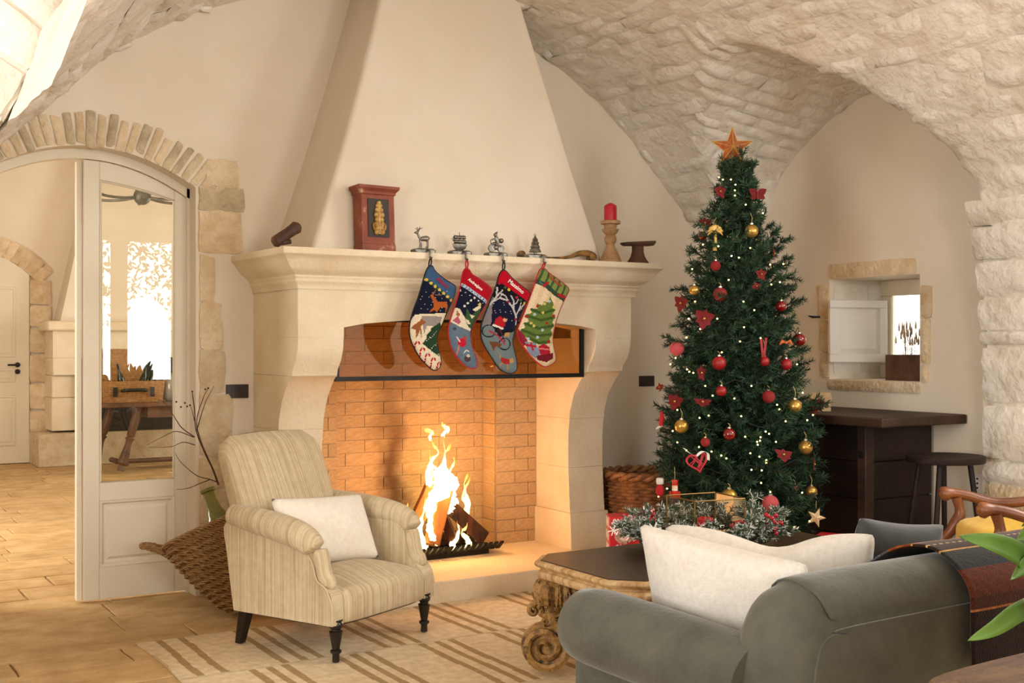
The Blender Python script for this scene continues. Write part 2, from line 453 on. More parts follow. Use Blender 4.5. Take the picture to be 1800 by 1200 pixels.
# voussoirs over the doorway
n = 27
for i in range(n):
    a = -0.05+1.12*(i+0.5)/n
    if a < 0.0: continue
    x = lerp(DX0-0.05, DX1+0.02, a); z = darch(x); sl = -2*0.175*(x-DXC)/0.5375**2
    t = Vector((1, 0, sl)).normalized(); nrm = Vector((-t.z, 0, t.x))
    nrm = (nrm+Vector((0.25*(x-DXC), 0, 0))).normalized()
    h = R.uniform(0.145, 0.18)
    b = MB(); blob_stone(b, Vector((x, W-0.004, z))+nrm*(h/2+0.004), t*(0.5*1.14/n*R.uniform(0.85, 1.15)), (0, -0.011, 0), nrm*h/2, R.uniform(0, 90), 0.34)
    b.build('stone', R.choice([M_jstone, M_jstone, M_jstone, M_gstone]), wback, smooth=60)
# quoins beside the doorway
for y0, y1, xr, m in [(283,326,416,'j'),(333,369,427,'g'),(375,443,424,'j'),(450,528,377,'j'),(533,612,390,'j'),(616,690,394,'j'),(692,800,407,'j'),(803,860,392,'j'),(862,930,400,'j'),(933,1010,392,'j')]:
    pa = U(352 if y0 > 300 else 364, y1, Y=W-.005); pb = U(xr, y0, Y=W-.005)
    c = (pa+pb)/2; ax = Vector(((pb.x-pa.x)/2, 0, 0)); az = Vector((0,0,(pb.z-pa.z)/2*1.04)); ax *= 1.06
    b = MB(); blob_stone(b, c, ax, (0,-0.014,0), az, R.uniform(0, 90), 0.2); b.build('stone', M_jstone if m == 'j' else M_gstone, wback, smooth=60)
# mirrored quoins on the other side of the doorway and a few loose ones at the foot of the vault
z = 0.0
while z < 2.1:
    h = R.uniform(0.2, 0.32); w_ = R.uniform(0.10, 0.2)
    b = MB(); blob_stone(b, (DX0-w_/2, W-.005, z+h/2), (w_/2,0,0), (0,-.014,0), (0,0,h*.47), R.uniform(0, 90), .1); b.build('stone', M_jstone, wback, smooth=60); z += h
for px, py in [(10,216),(24,218)]:
    c = U(px, py, Y=W-.004); b = MB(); blob_stone(b, c, (0.022,0,0), (0,-.012,0), (0,0,.03), R.uniform(0, 90), .15); b.build('stone', M_gstone, wback, smooth=60)
# ------------------------------------------------------------------ window wall with the deep little window
wy0, wy1 = U(1617,481,X=XR).y, U(1458,490,X=XR).y
wz0, wz1 = U(1500,667,X=XR).z, U(1540,486,X=XR).z
mb = MB(); X2 = XR+0.5
mb.box(XR, X2, 4.03, 6.65, 0, wz0); mb.box(XR, X2, 4.03, 6.65, wz1, 3.3)
mb.box(XR, X2, 4.03, wy0, wz0, wz1); mb.hexa([(XR,wy1,wz0),(X2,wy1-.07,wz0),(X2,6.65,wz0),(XR,6.65,wz0),(XR,wy1,wz1),(X2,wy1-.07,wz1),(X2,6.65,wz1),(XR,6.65,wz1)])
wright = struct(mb.build('wall_right', M_plaster))
def wstone(px0, py0, px1, py1, parent=wright, j=.1, m=None, out=.012):
    pa, pb = U(px0, py1, X=XR-.004), U(px1, py0, X=XR-.004)
    b = MB(); blob_stone(b, (pa+pb)/2, (0,(pb.y-pa.y)/2,0), (-out,0,0), (0,0,(pb.z-pa.z)/2), R.uniform(0, 90), j); return b.build('stone', m or M_jstone, parent, smooth=60)
wstone(1456,458,1540,491); wstone(1538,452,1610,486); wstone(1438,500,1457,560); wstone(1440,562,1456,618); wstone(1442,620,1457,664)
wstone(1619,500,1638,560); wstone(1619,562,1636,640); wstone(1620,642,1632,672); wstone(1455,670,1520,684); wstone(1522,671,1618,688)
# reveal stones inside the opening
for k, (xa, xb, za, zb) in enumerate([(0.03,.24,wz0+.02,wz0+.3),(.25,.46,wz0+.02,wz0+.34),(.03,.3,wz0+.32,wz1-.02),(.31,.47,wz0+.36,wz1-.02)]):
    b = MB(); blob_stone(b, (XR+(xa+xb)/2, wy1-.07*(xa+xb)-.002, (za+zb)/2), ((xb-xa)/2,-.07*(xb-xa),0), (0,-.008,0), (0,0,(zb-za)/2*.95), k*7.3, .08); b.build('stone', M_vstone, wright, smooth=60)
# timber window in the opening
win = thing('window_1', 'small deep-set window with pale wooden frame', 'window', (XR+.42, (wy0+wy1)/2, wz0), kind='structure')
fx0, fx1 = XR+.40, XR+.45
mb = MB(); a, b_ = wy0, wy1-.06
mb.box(fx0, fx1, a, b_, wz1-.10, wz1); mb.box(fx0, fx1, a, b_, wz0, wz0+.09); mb.box(fx0, fx1, b_-.085, b_, wz0+.091, wz1-.101); mb.box(fx0, fx1, a, a+.06, wz0+.091, wz1-.101)
mb.build('window_frame', M_door, win, bevel=.006)
MB().box(fx0+.02, fx0+.026, a+.05, b_-.08, wz0+.08, wz1-.09).build('pane', M_glass, win)
# the shutter, swung into the room
sh = thing('window_shutter', 'small white panelled shutter swung open at the deep window', 'shutter', (5.99,5.02,1.24))
pa, pb = U(1556,636,d=7.40), U(1455,636,d=7.32); pa.z = pb.z = 1.237; top = 1.628
ux = (pb-pa).normalized(); uo = Vector((ux.y, -ux.x, 0)); uo = uo if uo.dot(Vector((-CS,-CC,0))) > 0 else -uo
wsh = (pb-pa).length
def shpt(s_, z_, o_): return pa+ux*s_+Vector((0,0,z_))+uo*o_
def shbox(s0, s1, z0, z1, o0, o1, mb):
    return mb.hexa([shpt(s0,z0,o0),shpt(s1,z0,o0),shpt(s1,z0,o1),shpt(s0,z0,o1),shpt(s0,z1,o0),shpt(s1,z1,o0),shpt(s1,z1,o1),shpt(s0,z1,o1)])
hz_ = top-1.237
mb = MB(); shbox(0,wsh,0,.05,0,.03,mb); shbox(0,wsh,hz_-.05,hz_,0,.03,mb); shbox(0,.05,.05,hz_-.05,0,.03,mb); shbox(wsh-.05,wsh,.05,hz_-.05,0,.03,mb)
mb.build('shutter_frame', M_white, sh, bevel=.005)
mb = MB()
o_ = .012
q = [shpt(.05,.05,.008),shpt(wsh-.05,.05,.008),shpt(wsh-.05,hz_-.05,.008),shpt(.05,hz_-.05,.008)]; q2 = [shpt(.085,.085,.024),shpt(wsh-.085,.085,.024),shpt(wsh-.085,hz_-.085,.024),shpt(.085,hz_-.085,.024)]
mb.rings([q, q2]); mb.build('panel', M_white, sh)
mb = MB(); c = U(1443,557,X=XR); mb.tube([c+Vector((0.0,0,0)), c+Vector((-.03,0,0)), c+Vector((-.045,.03,.0)), c+Vector((-.04,.07,.008))], [.006,.006,.008,.003]); 
tag(mb.build('shutter_catch', M_black, smooth=60), 'small black iron shutter catch on the wall left of the window', 'catch')
# ------------------------------------------------------------------ the rest of the room, behind the camera
mb = MB()
mb.box(5.57,5.9,-2.8,1.3,0,3.5); mb.box(5.57,5.9,3.1,4.05,0,3.5); mb.box(5.57,5.9,1.3,3.1,0,1.75); mb.box(5.57,5.9,1.3,3.1,2.85,3.5)
struct(mb.build('wall_right', M_plaster))
mb = MB(); mb.box(-2.6,.1,-2.7,-2.5,0,3.5); mb.box(.1,1.7,-2.7,-2.5,2.8,3.5); mb.box(.1,1.7,-2.7,-2.5,0,1.2); mb.box(1.7,3.15,-2.7,-2.5,0,3.5); mb.box(3.15,4.75,-2.7,-2.5,2.85,3.5); mb.box(4.75,5.9,-2.7,-2.5,0,3.5)
struct(mb.build('wall_rear', M_plaster))
mb = MB(); mb.box(-2.6,-2.4,-2.8,1.1,0,3.5); mb.box(-2.6,-2.4,2.7,W,0,3.5); mb.box(-2.6,-2.4,1.1,2.7,2.65,3.5); mb.box(-2.6,-2.4,1.1,2.7,0,.5)
struct(mb.build('wall_left', M_plaster))
for nm_, axis_, c0_, a0_, a1_, z0_, z1_ in (('window_3','y',-2.58,.1,1.7,1.2,2.8),('window_4','x',-2.48,1.1,2.7,.5,2.65),('window_5','x',5.7,1.3,3.1,1.75,2.85)):
    wn_ = thing(nm_, 'white framed window letting in daylight', 'window', (c0_ if axis_ == 'x' else (a0_+a1_)/2, c0_ if axis_ == 'y' else (a0_+a1_)/2, z0_), kind='structure')
    mb = MB()
    for p0_, p1_, q0_, q1_ in ((a0_,a1_,z0_,z0_+.06),(a0_,a1_,z1_-.06,z1_),(a0_,a0_+.06,z0_+.061,z1_-.061),(a1_-.06,a1_,z0_+.061,z1_-.061)):
        if axis_ == 'x': mb.box(c0_,c0_+.05,p0_,p1_,q0_,q1_)
        else: mb.box(p0_,p1_,c0_,c0_+.05,q0_,q1_)
    mb.build('window_frame', M_white, wn_)
wr = thing('window_2', 'arched glass doors in the rear wall', 'window', (3.95,-2.4,0), kind='structure')
mb = MB()
for xa, xb in [(3.15,3.38),(3.48,3.68),(4.70,4.75)]: mb.box(xa, xb, -2.38, -2.33, 0.9, 2.65)
mb.box(3.15,4.75,-2.38,-2.33,0,.899); mb.box(3.15,4.75,-2.38,-2.33,2.651,2.85)
mb.build('window_frame', M_plaster, wr)
# ------------------------------------------------------------------ floor of worn stone slabs
mb = MB(); mb.box(-2.6, 6.4, -2.8, 14.4, -0.1, -0.012)
floor = struct(mb.build('floor', M_joint))
y = 3.1; nsl = 0
while y < 14.2:
    h = R.uniform(0.24, 0.36); x = 0.2+R.uniform(-0.5, 0)
    xmax = 5.6 if y < 6.2 else 3.2
    while x < xmax:
        x1 = x+R.uniform(0.45, 0.95)
        c = Vector(((x+x1)/2, y+h/2, 0))
        if (seen(c) or seen(Vector((x1,y,0))) or seen(Vector((x1,y+h,0)))) and not (2.25 < x and x1 < 4.3 and 5.45 < y < 6.3):
            g = 0.0035; zt = R.uniform(-0.0015, 0.0015); jj = lambda: R.uniform(-0.0045, 0.0045)
            ring = []
            for (qa, qb) in [((x+g,y+g),(x1-g,y+g)),((x1-g,y+g),(x1-g,y+h-g)),((x1-g,y+h-g),(x+g,y+h-g)),((x+g,y+h-g),(x+g,y+g))]:
                for k in range(3): ring.append(Vector((lerp(qa[0],qb[0],k/3)+jj(), lerp(qa[1],qb[1],k/3)+jj(), zt)))
            b = MB(); cen = sum(ring, Vector())/len(ring)
            b.rings([[q+Vector((0,0,-.03)) for q in ring], [q+Vector((0,0,-.0025)) for q in ring], [q-(q-cen).normalized()*.006 for q in ring]], cap0=False)
            o = b.build('stone_slab', M_slab, floor); nsl += 1
        x = x1
    y += h
print('STONES', nst, 'SLABS', nsl)
# ------------------------------------------------------------------ door leaf and arched frame
YD = 6.33
def dx_(px): return U(px, 700, Y=YD).x
xl, xr_ = dx_(147), dx_(343)
def archrow(xa, xb, off, n=10): return [Vector((lerp(xa,xb,i/n), 0, darch(lerp(xa,xb,i/n))-off)) for i in range(n+1)]
fr = thing('trim_1', 'cream arched timber door frame', 'door frame', (DXC, YD, 0), kind='structure')
mb = MB(); up = archrow(DX0, DX1, 0.0, 16); dn = archrow(DX0, DX1, 0.05, 16)
mb.rings([[Vector((q.x,YD-.02,q.z)) for q in up+dn[::-1]], [Vector((q.x,YD+.06,q.z)) for q in up+dn[::-1]]]); mb.build('arched_head', M_door, fr, smooth=30)
for xa, xb in ((DX0, DX0+.04), (DX1-.015, DX1+.02)):
    MB().box(xa, xb, YD-.02, YD+.06, 0, darch(xa)-.0).build('jamb', M_door, fr)
door = thing('door_1', 'cream arched door leaf with tall glass pane above a raised panel', 'door', (xr_, YD, 0), kind='structure')
ZT = lambda x: darch(x)-0.052
gx0, gx1 = dx_(175), dx_(307); gz0 = U(240,845,Y=YD).z
zb = .012
def leafpoly(mb, pts, y0=YD, y1=YD+.045): return mb.rings([[Vector((p[0],y0,p[1])) for p in pts], [Vector((p[0],y1,p[1])) for p in pts]])
mb = MB(); leafpoly(mb, [(xl,zb),(gx0,zb),(gx0,ZT(gx0)),(xl,ZT(xl))]); mb.build('stile', M_door, door, bevel=.003)
mb = MB(); leafpoly(mb, [(gx1,zb),(xr_,zb)]+[(lerp(xr_,gx1,i/4), ZT(lerp(xr_,gx1,i/4))) for i in range(5)]); mb.build('stile', M_door, door, bevel=.003)
gt0, gt1 = U(175,316,Y=YD).z, U(307,352,Y=YD).z
def GT(x):
    t_ = (x-gx0)/(gx1-gx0); return gt0+(gt1-gt0)*(0.45*t_+0.55*t_*t_)
xs_ = [lerp(gx0,gx1,i/8) for i in range(9)]
mb = MB(); leafpoly(mb, [(x, GT(x)) for x in xs_]+[(x, ZT(x)) for x in xs_[::-1]]); mb.build('rail', M_door, door, bevel=.003)
pz1, pz0 = U(240,876,Y=YD).z, U(240,990,Y=YD).z
mb = MB(); leafpoly(mb, [(gx0,pz1),(gx1,pz1),(gx1,gz0),(gx0,gz0)]); mb.build('rail', M_door, door, bevel=.003)
mb = MB(); leafpoly(mb, [(gx0,zb),(gx1,zb),(gx1,pz0),(gx0,pz0)]); mb.build('rail', M_door, door, bevel=.003)
mb = MB(); q = lambda i_, y_: [Vector((gx0+i_,y_,pz0+i_)),Vector((gx1-i_,y_,pz0+i_)),Vector((gx1-i_,y_,pz1-i_)),Vector((gx0+i_,y_,pz1-i_))]
mb.rings([q(0,YD+.03), q(0,YD-.004), q(.012,YD-.002), q(.02,YD+.012), q(.035,YD+.014), q(.05,YD+.002)]); mb.build('panel', M_door, door)
mb = MB(); leafpoly(mb, [(x, GT(x)) for x in xs_[::-1]]+[(gx0,gz0),(gx1,gz0)], YD+.02, YD+.026); mb.build('pane', M_glass, door)
# glazing bead
bead = [Vector((x,YD+.004,GT(x)-.006)) for x in xs_]+[Vector((gx1-.006,YD+.004,gz0+.006)), Vector((gx0+.006,YD+.004,gz0+.006)), Vector((gx0+.006,YD+.004,GT(gx0)-.006))]
MB().tube(bead, .006, 6).build('glazing_bead', M_door, door, smooth=60)
xa = dx_(137); MB().box(xa, xl-.004, YD+.03, YD+.075, zb, ZT(xl)-.01).build('astragal', M_door, door)
for py in (381, 686):
    c = U(342, py, Y=YD-.01); MB().box(c.x-.006, c.x+.010, YD-.02, YD+.002, c.z-.028, c.z+.028).build('hinge', M_black, door, bevel=.002)
# ------------------------------------------------------------------ the next room, seen through the doorway
YF = 14.2
mb = MB(); mb.box(-1.2, 6.6, YF, YF+.2, 0, 4.0); wfar = struct(mb.build('wall_far', M_plaster))
mb = MB(); mb.box(-1.2,-1.0,W+.42,7.7,0,4); mb.box(-1.2,-1.0,9.7,YF,0,4); mb.box(-1.2,-1.0,7.7,9.7,2.7,4); struct(mb.build('wall_left', M_plaster))
mb = MB(); mb.box(6.4,6.6,W+.42,10.1,0,4); mb.box(6.4,6.6,11.9,YF,0,4); mb.box(6.4,6.6,10.1,11.9,2.7,4); struct(mb.build('wall_right', M_plaster))
mb = MB(); mb.box(-1.2,6.6,W+.3,YF+.1,3.9,4.05); struct(mb.build('ceiling', M_plaster))
# far door
fd = thing('door_2', 'cream panelled door in a stone arch at the far end of the next room', 'door', (2.0, YF-.02, 0), kind='structure')
xj = U(50,700,Y=YF).x; xw = .95; xc = xj-xw/2
def farch(x): return 2.36-.22*((x-xc)/(xw/2))**2
xs_ = [lerp(xc-xw/2,xj,i/12) for i in range(13)]
mb = MB(); mb.rings([[Vector((x,y_,farch(x))) for x in xs_]+[Vector((xj,y_,.01)),Vector((xc-xw/2,y_,.01))] for y_ in (YF-.05,YF-.01)]); mb.build('leaf', M_door, fd)
for za, zb_ in ((.2,.78),(.92,1.08),(1.2,2.0)):
    mb = MB(); qq = lambda i_, y_: [Vector((xc-xw/2+.12+i_,y_,za+i_)),Vector((xj-.14-i_,y_,za+i_)),Vector((xj-.14-i_,y_,zb_-i_)),Vector((xc-xw/2+.12+i_,y_,zb_-i_))]
    mb.rings([qq(0,YF-.045),qq(.008,YF-.06),qq(.025,YF-.062),qq(.035,YF-.053),qq(.06,YF-.061)]); mb.build('panel', M_door, fd)
c = U(31,641,Y=YF-.07); mb = MB(); mb.lathe([(.028,0),(.028,.02)],14,c+Vector((0,.02,0)),(0,-1,0)); mb.tube([c,c+Vector((0,-.04,0)),c+Vector((-.11,-.045,0))],.011); mb.build('handle', M_black, fd, smooth=40)
c = U(31,653,Y=YF-.07); MB().lathe([(.028,0),(.028,.02)],14,c+Vector((0,.02,0)),(0,-1,0)).build('escutcheon', M_black, fd, smooth=40)
for i in range(9):
    x = lerp(xc-.1, xj+.1, (i+.5)/9); zz = 2.36-.22*((x-xc)/(xw/2))**2; sl = -.44*(x-xc)/(xw/2)**2
    t = Vector((1,0,sl)).normalized(); nn = Vector((-t.z,0,t.x))
    b = MB(); blob_stone(b, Vector((x,YF-.03,zz))+nn*.11, t*.058, (0,-.03,0), nn*.11, i*3.3, .08); b.build('stone', M_jstone, wfar, smooth=50)
z = 0
for i in range(7):
    h = R.uniform(.24,.34); b = MB(); blob_stone(b, (xj+.12,YF-.03,z+h/2), (.115,0,0), (0,-.03,0), (0,0,h*.47), i*5.1, .08)
    b.build('stone', M_jstone, wfar, smooth=50); z += h
# ------------------------------------------------------------------ fireplace
M_brick = mat('pale_firebrick', (206,168,120), (226,192,146), rough=0.85, scale=7, bump=0.004, bscale=60, spec=0.15, var=0.07)
def add_soot(m):
    """soot streak with its own outline above the fire, in room coordinates"""
    nt = m.node_tree; L = nt.links.new; b = nt.nodes['Principled BSDF']
    g = nt.nodes.new('ShaderNodeNewGeometry'); sp = nt.nodes.new('ShaderNodeSeparateXYZ'); L(g.outputs['Position'], sp.inputs[0])
    def mth(op, *a):
        n = nt.nodes.new('ShaderNodeMath'); n.operation = op
        for i, v in enumerate(a):
            if isinstance(v, (int, float)): n.inputs[i].default_value = v
            else: L(v, n.inputs[i])
        return n.outputs[0]
    nzt = nt.nodes.new('ShaderNodeTexNoise'); nzt.inputs['Scale'].default_value = 7; L(g.outputs['Position'], nzt.inputs[0])
    dx = mth('ADD', mth('SUBTRACT', sp.outputs[0], 3.11), mth('MULTIPLY', mth('SUBTRACT', nzt.outputs[0], .5), .22))
    gx = mth('POWER', 2.718, mth('MULTIPLY', mth('MULTIPLY', dx, dx), -90.0))
    dz = mth('SUBTRACT', sp.outputs[2], .55)
    gz = mth('POWER', 2.718, mth('MULTIPLY', mth('MULTIPLY', dz, dz), -2.6))
    f = mth('MULTIPLY', mth('MULTIPLY', gx, gz), .85)
    mx = nt.nodes.new('ShaderNodeMix'); mx.data_type = 'RGBA'; L(f, mx.inputs[0])
    bc = b.inputs['Base Color']; L(bc.links[0].from_socket, mx.inputs[6]); mx.inputs[7].default_value = lin((82,46,26))+(1,); L(mx.outputs[2], bc)
M_bjoint = mat('firebrick_mortar', (196,158,112), (212,176,130), rough=0.95, scale=20)
add_soot(M_brick); add_soot(M_bjoint)
fp = thing('fireplace', 'large cream stone fireplace with tapering plaster hood and carved mantel', 'fireplace', (3.245, 5.9, 0))
SX0, SX1, SY0, SZ = 2.07, 4.455, 5.42, 1.83          # mantel shelf
FX0, FX1, FY = 2.195, 4.305, 5.545                   # frieze block
JL, JR = 2.445, 4.045                                # inner faces of the jambs
HZ = 0.11                                            # top of the hearth
# cornice: profile swept along left side, front, right side
prof = [(0.0,1.83),(0.0,1.797),(.012,1.79),(.03,1.765),(.05,1.735),(.078,1.712),(.098,1.70),(.098,1.688),(.104,1.684),(.104,1.668),(.114,1.655),(.119,1.647),(.119,1.63)]
def sweep(mb, prof, closed_back=W):
    rs = []
    for o_, z_ in prof:
        rs.append([Vector((SX0+o_,W,z_)), Vector((SX0+o_,SY0+o_,z_)), Vector((SX1-o_,SY0+o_,z_)), Vector((SX1-o_,W,z_))])
    mb.rings(rs, closed=False)
mb = MB(); sweep(mb, prof); mb.add([(SX0,W,1.83),(SX0,SY0,1.83),(SX1,SY0,1.83),(SX1,W,1.83)], [(0,1,2,3)])
mb.build('mantel_cornice', M_fstone, fp, bevel=.004)
# frieze / lintel with its slightly cambered underside
def soff(x):
    t = (x-JL)/(JR-JL); return 1.437+.05*math.sin(max(0,min(1,t))*pi)**.6 if 0 < t < 1 else 1.437
mb = MB(); xs = [FX0]+[lerp(JL,JR,i/14) for i in range(15)]+[FX1]
for xa, xb in zip(xs, xs[1:]):
    za, zb_ = (soff(xa), soff(xb)) if JL <= xa and xb <= JR else (1.387, 1.387)
    mb.hexa([(xa,FY,za),(xb,FY,zb_),(xb,FY+.26,zb_),(xa,FY+.26,za),(xa,FY,1.63),(xb,FY,1.63),(xb,FY+.26,1.63),(xa,FY+.26,1.63)])
for xa, xb in ((FX0, FX0+.12), (FX1-.12, FX1)): mb.box(xa, xb, FY+.26, W, 1.387, 1.63)
mb.build('lintel', M_fstone, fp)
# console jambs built of stacked blocks whose front curves back as it goes down
JP = [(1.387,FY+.0),(1.33,FY+.004),(1.27,FY+.03),(1.22,FY+.075),(1.185,FY+.085),(1.18,FY+.105),(1.13,FY+.16),(1.05,FY+.225),(.95,FY+.265),(.80,FY+.285),(.62,FY+.285),(.45,FY+.275),(.33,FY+.265),(.325,FY+.245),(.11,FY+.235)]
blocks = [(1.387,1.187),(1.1865,.90),(.8995,.60),(.5995,.328),(.3275,.0)]
JPs = sorted(JP)
for xa, xb in ((FX0, JL), (JR, FX1)):
    for zt_, zb_ in blocks:
        zz = [zb_]+[z for z, _ in JPs if zb_ < z < zt_]+[zt_]
        mb = MB(); rs = []
        ext = .012 if zt_ < .35 else 0
        for z_ in zz:
            y_ = interp(JPs, z_); g = .0
            rs.append([Vector((xa-ext+g,W,z_)), Vector((xa-ext+g,y_+g,z_)), Vector((xb+ext-g,y_+g,z_)), Vector((xb+ext-g,W,z_))])
        mb.rings(rs); mb.build('jamb_block', M_fstone, fp, bevel=.0025)
# hearth
HY0 = 5.365
mb = MB(); mb.box(FX0+.07, FX1+.03, HY0, W+.14, -.01, HZ); mb.build('hearth', M_fstone, fp, bevel=.006)
# hood
HT = [(1.83,2.295,4.16,5.615),(2.05,2.375,4.08,5.635),(2.4,2.495,3.96,5.665),(2.8,2.62,3.83,5.70),(3.2,2.735,3.705,5.74),(3.5,2.82,3.62,5.77)]
mb = MB(); rs = []
for i in range(15):
    z_ = lerp(1.83,3.5,i/14); xa, xb, yf = [interp([(t[0],t[k]) for t in HT], z_) for k in (1,2,3)]
    ring = []
    for cx, cy, a0 in ((xa,W+.02,None),(xa,yf,'l'),(xb,yf,'r'),(xb,W+.02,None)):
        if a0 is None: ring.append(Vector((cx,cy,z_)))
        else:
            rr = .03
            for k in range(5):
                t = k/4*pi/2
                if a0 == 'l': ring.append(Vector((cx+rr-rr*math.cos(t), cy+rr-rr*math.sin(t), z_)))
                else: ring.append(Vector((cx-rr+rr*math.sin(t), cy+rr-rr*math.cos(t), z_)))
    rs.append(ring)
mb.rings(rs, True, False, True); mb.build('hood', M_plaster, fp, smooth=50)
# fire chamber: mortar backing, then single bricks
YB = 6.34; RX0, RX1 = 2.68, 3.75
mb = MB(); mb.box(RX0-.02, RX1+.02, YB+.004, YB+.08, HZ-.02, 2.0); mb.box(RX1+.004, RX1+.06, W, YB+.05, HZ-.02, 2.0); mb.box(RX0-.06, RX0-.004, W, YB+.05, HZ-.02, 2.0)
mb.box(JL-.0, RX0-.004, W-.012, W-.003, HZ-.02, 1.8); mb.box(RX1+.004, JR, W-.012, W-.003, HZ-.02, 1.8)
mb.box(RX0, RX1, W, YB+.05, 1.98, 2.02)
mb.build('chamber_mortar', M_bjoint, fp)
bm_cache = {}
def brick(x0, x1, y0, y1, z0, z1, m, key):
    if key not in bm_cache:
        k = MB().box(-.5,.5,-.5,.5,-.5,.5); bm_cache[key] = k.mesh('brick', m)
    link('brick', bm_cache[key], fp, True, ((x0+x1)/2,(y0+y1)/2,(z0+z1)/2), (0,0,0), (x1-x0,y1-y0,z1-z0))
z = HZ; row = 0; BH, BL = .075, .25
while z < 1.62:
    zt_ = z+BH-.0045
    x = RX0-(BL/2 if row % 2 else 0)
    while x < RX1-.01:
        xa, xb = max(RX0, x), min(RX1, x+BL-.0045)
        if xb-xa > .02:
            xm = (xa+xb)/2
            soot = abs(xm-3.10-.04*math.sin(row)) < .10+.05*(z < .55) and z < 1.45
            brick(xa, xb, YB-.002+R.uniform(-.0015,.001), YB+.006, z, zt_, M_brick, 'n')
        x += BL
    for xa, xb in ((JL, RX0), (RX1, JR)):
        cut = xa+(xb-xa)*(.45 if row % 2 else .78)
        brick(xa+.001, cut-.0025, W-.02, W-.004, z, zt_, M_brick, 'n'); brick(cut+.0025, xb-.001, W-.02, W-.004, z, zt_, M_brick, 'n')
    for xx in (RX1, RX0):
        brick(*((xx-.008, xx-.001) if xx > 3 else (xx+.001, xx+.008)), W-.004, YB-.006, z, zt_, M_brick, 'n')
    z += BH; row += 1
# smoke guard: steel frame with glass
M_sglass = glass_mat('smoke_guard_glass', (232,218,200), 1.6, 0.02)
sg = thing('smoke_guard', 'black steel framed glass smoke guard under the lintel', 'smoke guard', (3.24, 5.66, 1.16))
gy = 5.66; ga, gb = JL+.003, JR-.003; gz0_, gz1_ = 1.155, 1.50
MB().box(ga, gb, gy, gy+.02, gz0_, gz0_+.024).build('frame_bar', M_black, sg)
MB().box(ga, gb, gy, gy+.02, gz1_-.03, gz1_).build('frame_bar', M_black, sg)
for xa in (ga, gb-.022): MB().box(xa, xa+.022, gy, gy+.02, gz0_+.024, gz1_-.03).build('frame_bar', M_black, sg)
MB().box(ga+.022, gb-.022, gy+.008, gy+.012, gz0_+.024, gz1_-.03).build('pane', M_sglass, sg)
# ------------------------------------------------------------------ grate, logs, fire
M_char = mat('charred_wood', (30,18,12), (96,52,26), rough=0.9, scale=14, bump=0.01, bscale=50, stretch=(1,1,.3))
M_log = mat('split_firewood', (120,70,34), (186,118,62), rough=0.85, scale=9, bump=0.006, bscale=40, stretch=(1,1,.2), c3=(70,40,22))
GX0, GX1, GY0, GY1 = 3.0, 3.60, 5.89, 6.2
gr = thing('fire_grate', 'black iron fire grate with turned-up slats on the hearth', 'grate', (3.3, 6.05, HZ))
mb = MB()
for k in range(2): MB().box(GX0+.05, GX1-.05, lerp(GY0+.05,GY1-.06,k), lerp(GY0+.05,GY1-.06,k)+.03, HZ, HZ+.03).build('rail', M_black, gr)
for i in range(17):
    x = lerp(GX0, GX1, i/16)
    b = MB(); pts = [(x,GY0-.02,HZ+.075),(x,GY0+.03,HZ+.035),(x,GY1-.06,HZ+.035),(x,GY1-.01,HZ+.075)]
    for p, q in zip(pts, pts[1:]):
        p, q = Vector(p), Vector(q); b.obox((p+q)/2, (.0115,0,0), (q-p)/2*1.03, Vector((0,0,.006)))
    b.build('slat', M_black, gr)
def log(p0, p1, w_, h_, m, label, seed):
    p0, p1 = Vector(p0), Vector(p1); ax = (p1-p0); t = ax.normalized(); sd = t.orthogonal().normalized(); sd.rotate(Matrix.Rotation(seed*1.3, 3, t)); nn = t.cross(sd)
    mb = MB(); rs = []
    for i in range(7):
        c = lerp(p0, p1, i/6); k = 1+.08*nz(c, 12, seed)
        sec = [(-.5,-.45),(0,-.55),(.5,-.35),(.45,.1),(.1,.6),(-.35,.35)]
        rs.append([c+sd*(a*w_*k)+nn*(b_*h_*k)+t*(.012*nz((a*9,b_*9,i), 1, seed)) for a, b_ in sec])
    mb.rings(rs); tag(mb.build('firewood_log', m, bevel=.004), label, 'log', 'burning logs on the grate')
g0 = HZ+.045
log((3.19,5.985,g0+.035),(3.33,6.06,g0+.36),.10,.085,M_log,'pale split log leaning up the front of the burning pile',.4)
log((3.55,6.0,g0+.035),(3.31,6.08,g0+.27),.09,.075,M_char,'dark split log sloping down the right side of the burning pile',1.9)
log((3.06,6.06,g0+.035),(3.27,6.09,g0+.40),.09,.08,M_log,'reddish log leaning from the left side of the burning pile',2.7)
log((3.34,5.97,g0+.03),(3.30,6.1,g0+.26),.06,.05,M_char,'thin charred log upright in the middle of the burning pile',3.3)
log((3.12,6.13,g0+.035),(3.50,6.14,g0+.04),.075,.06,M_char,'charred log lying flat at the back of the grate',5.0)
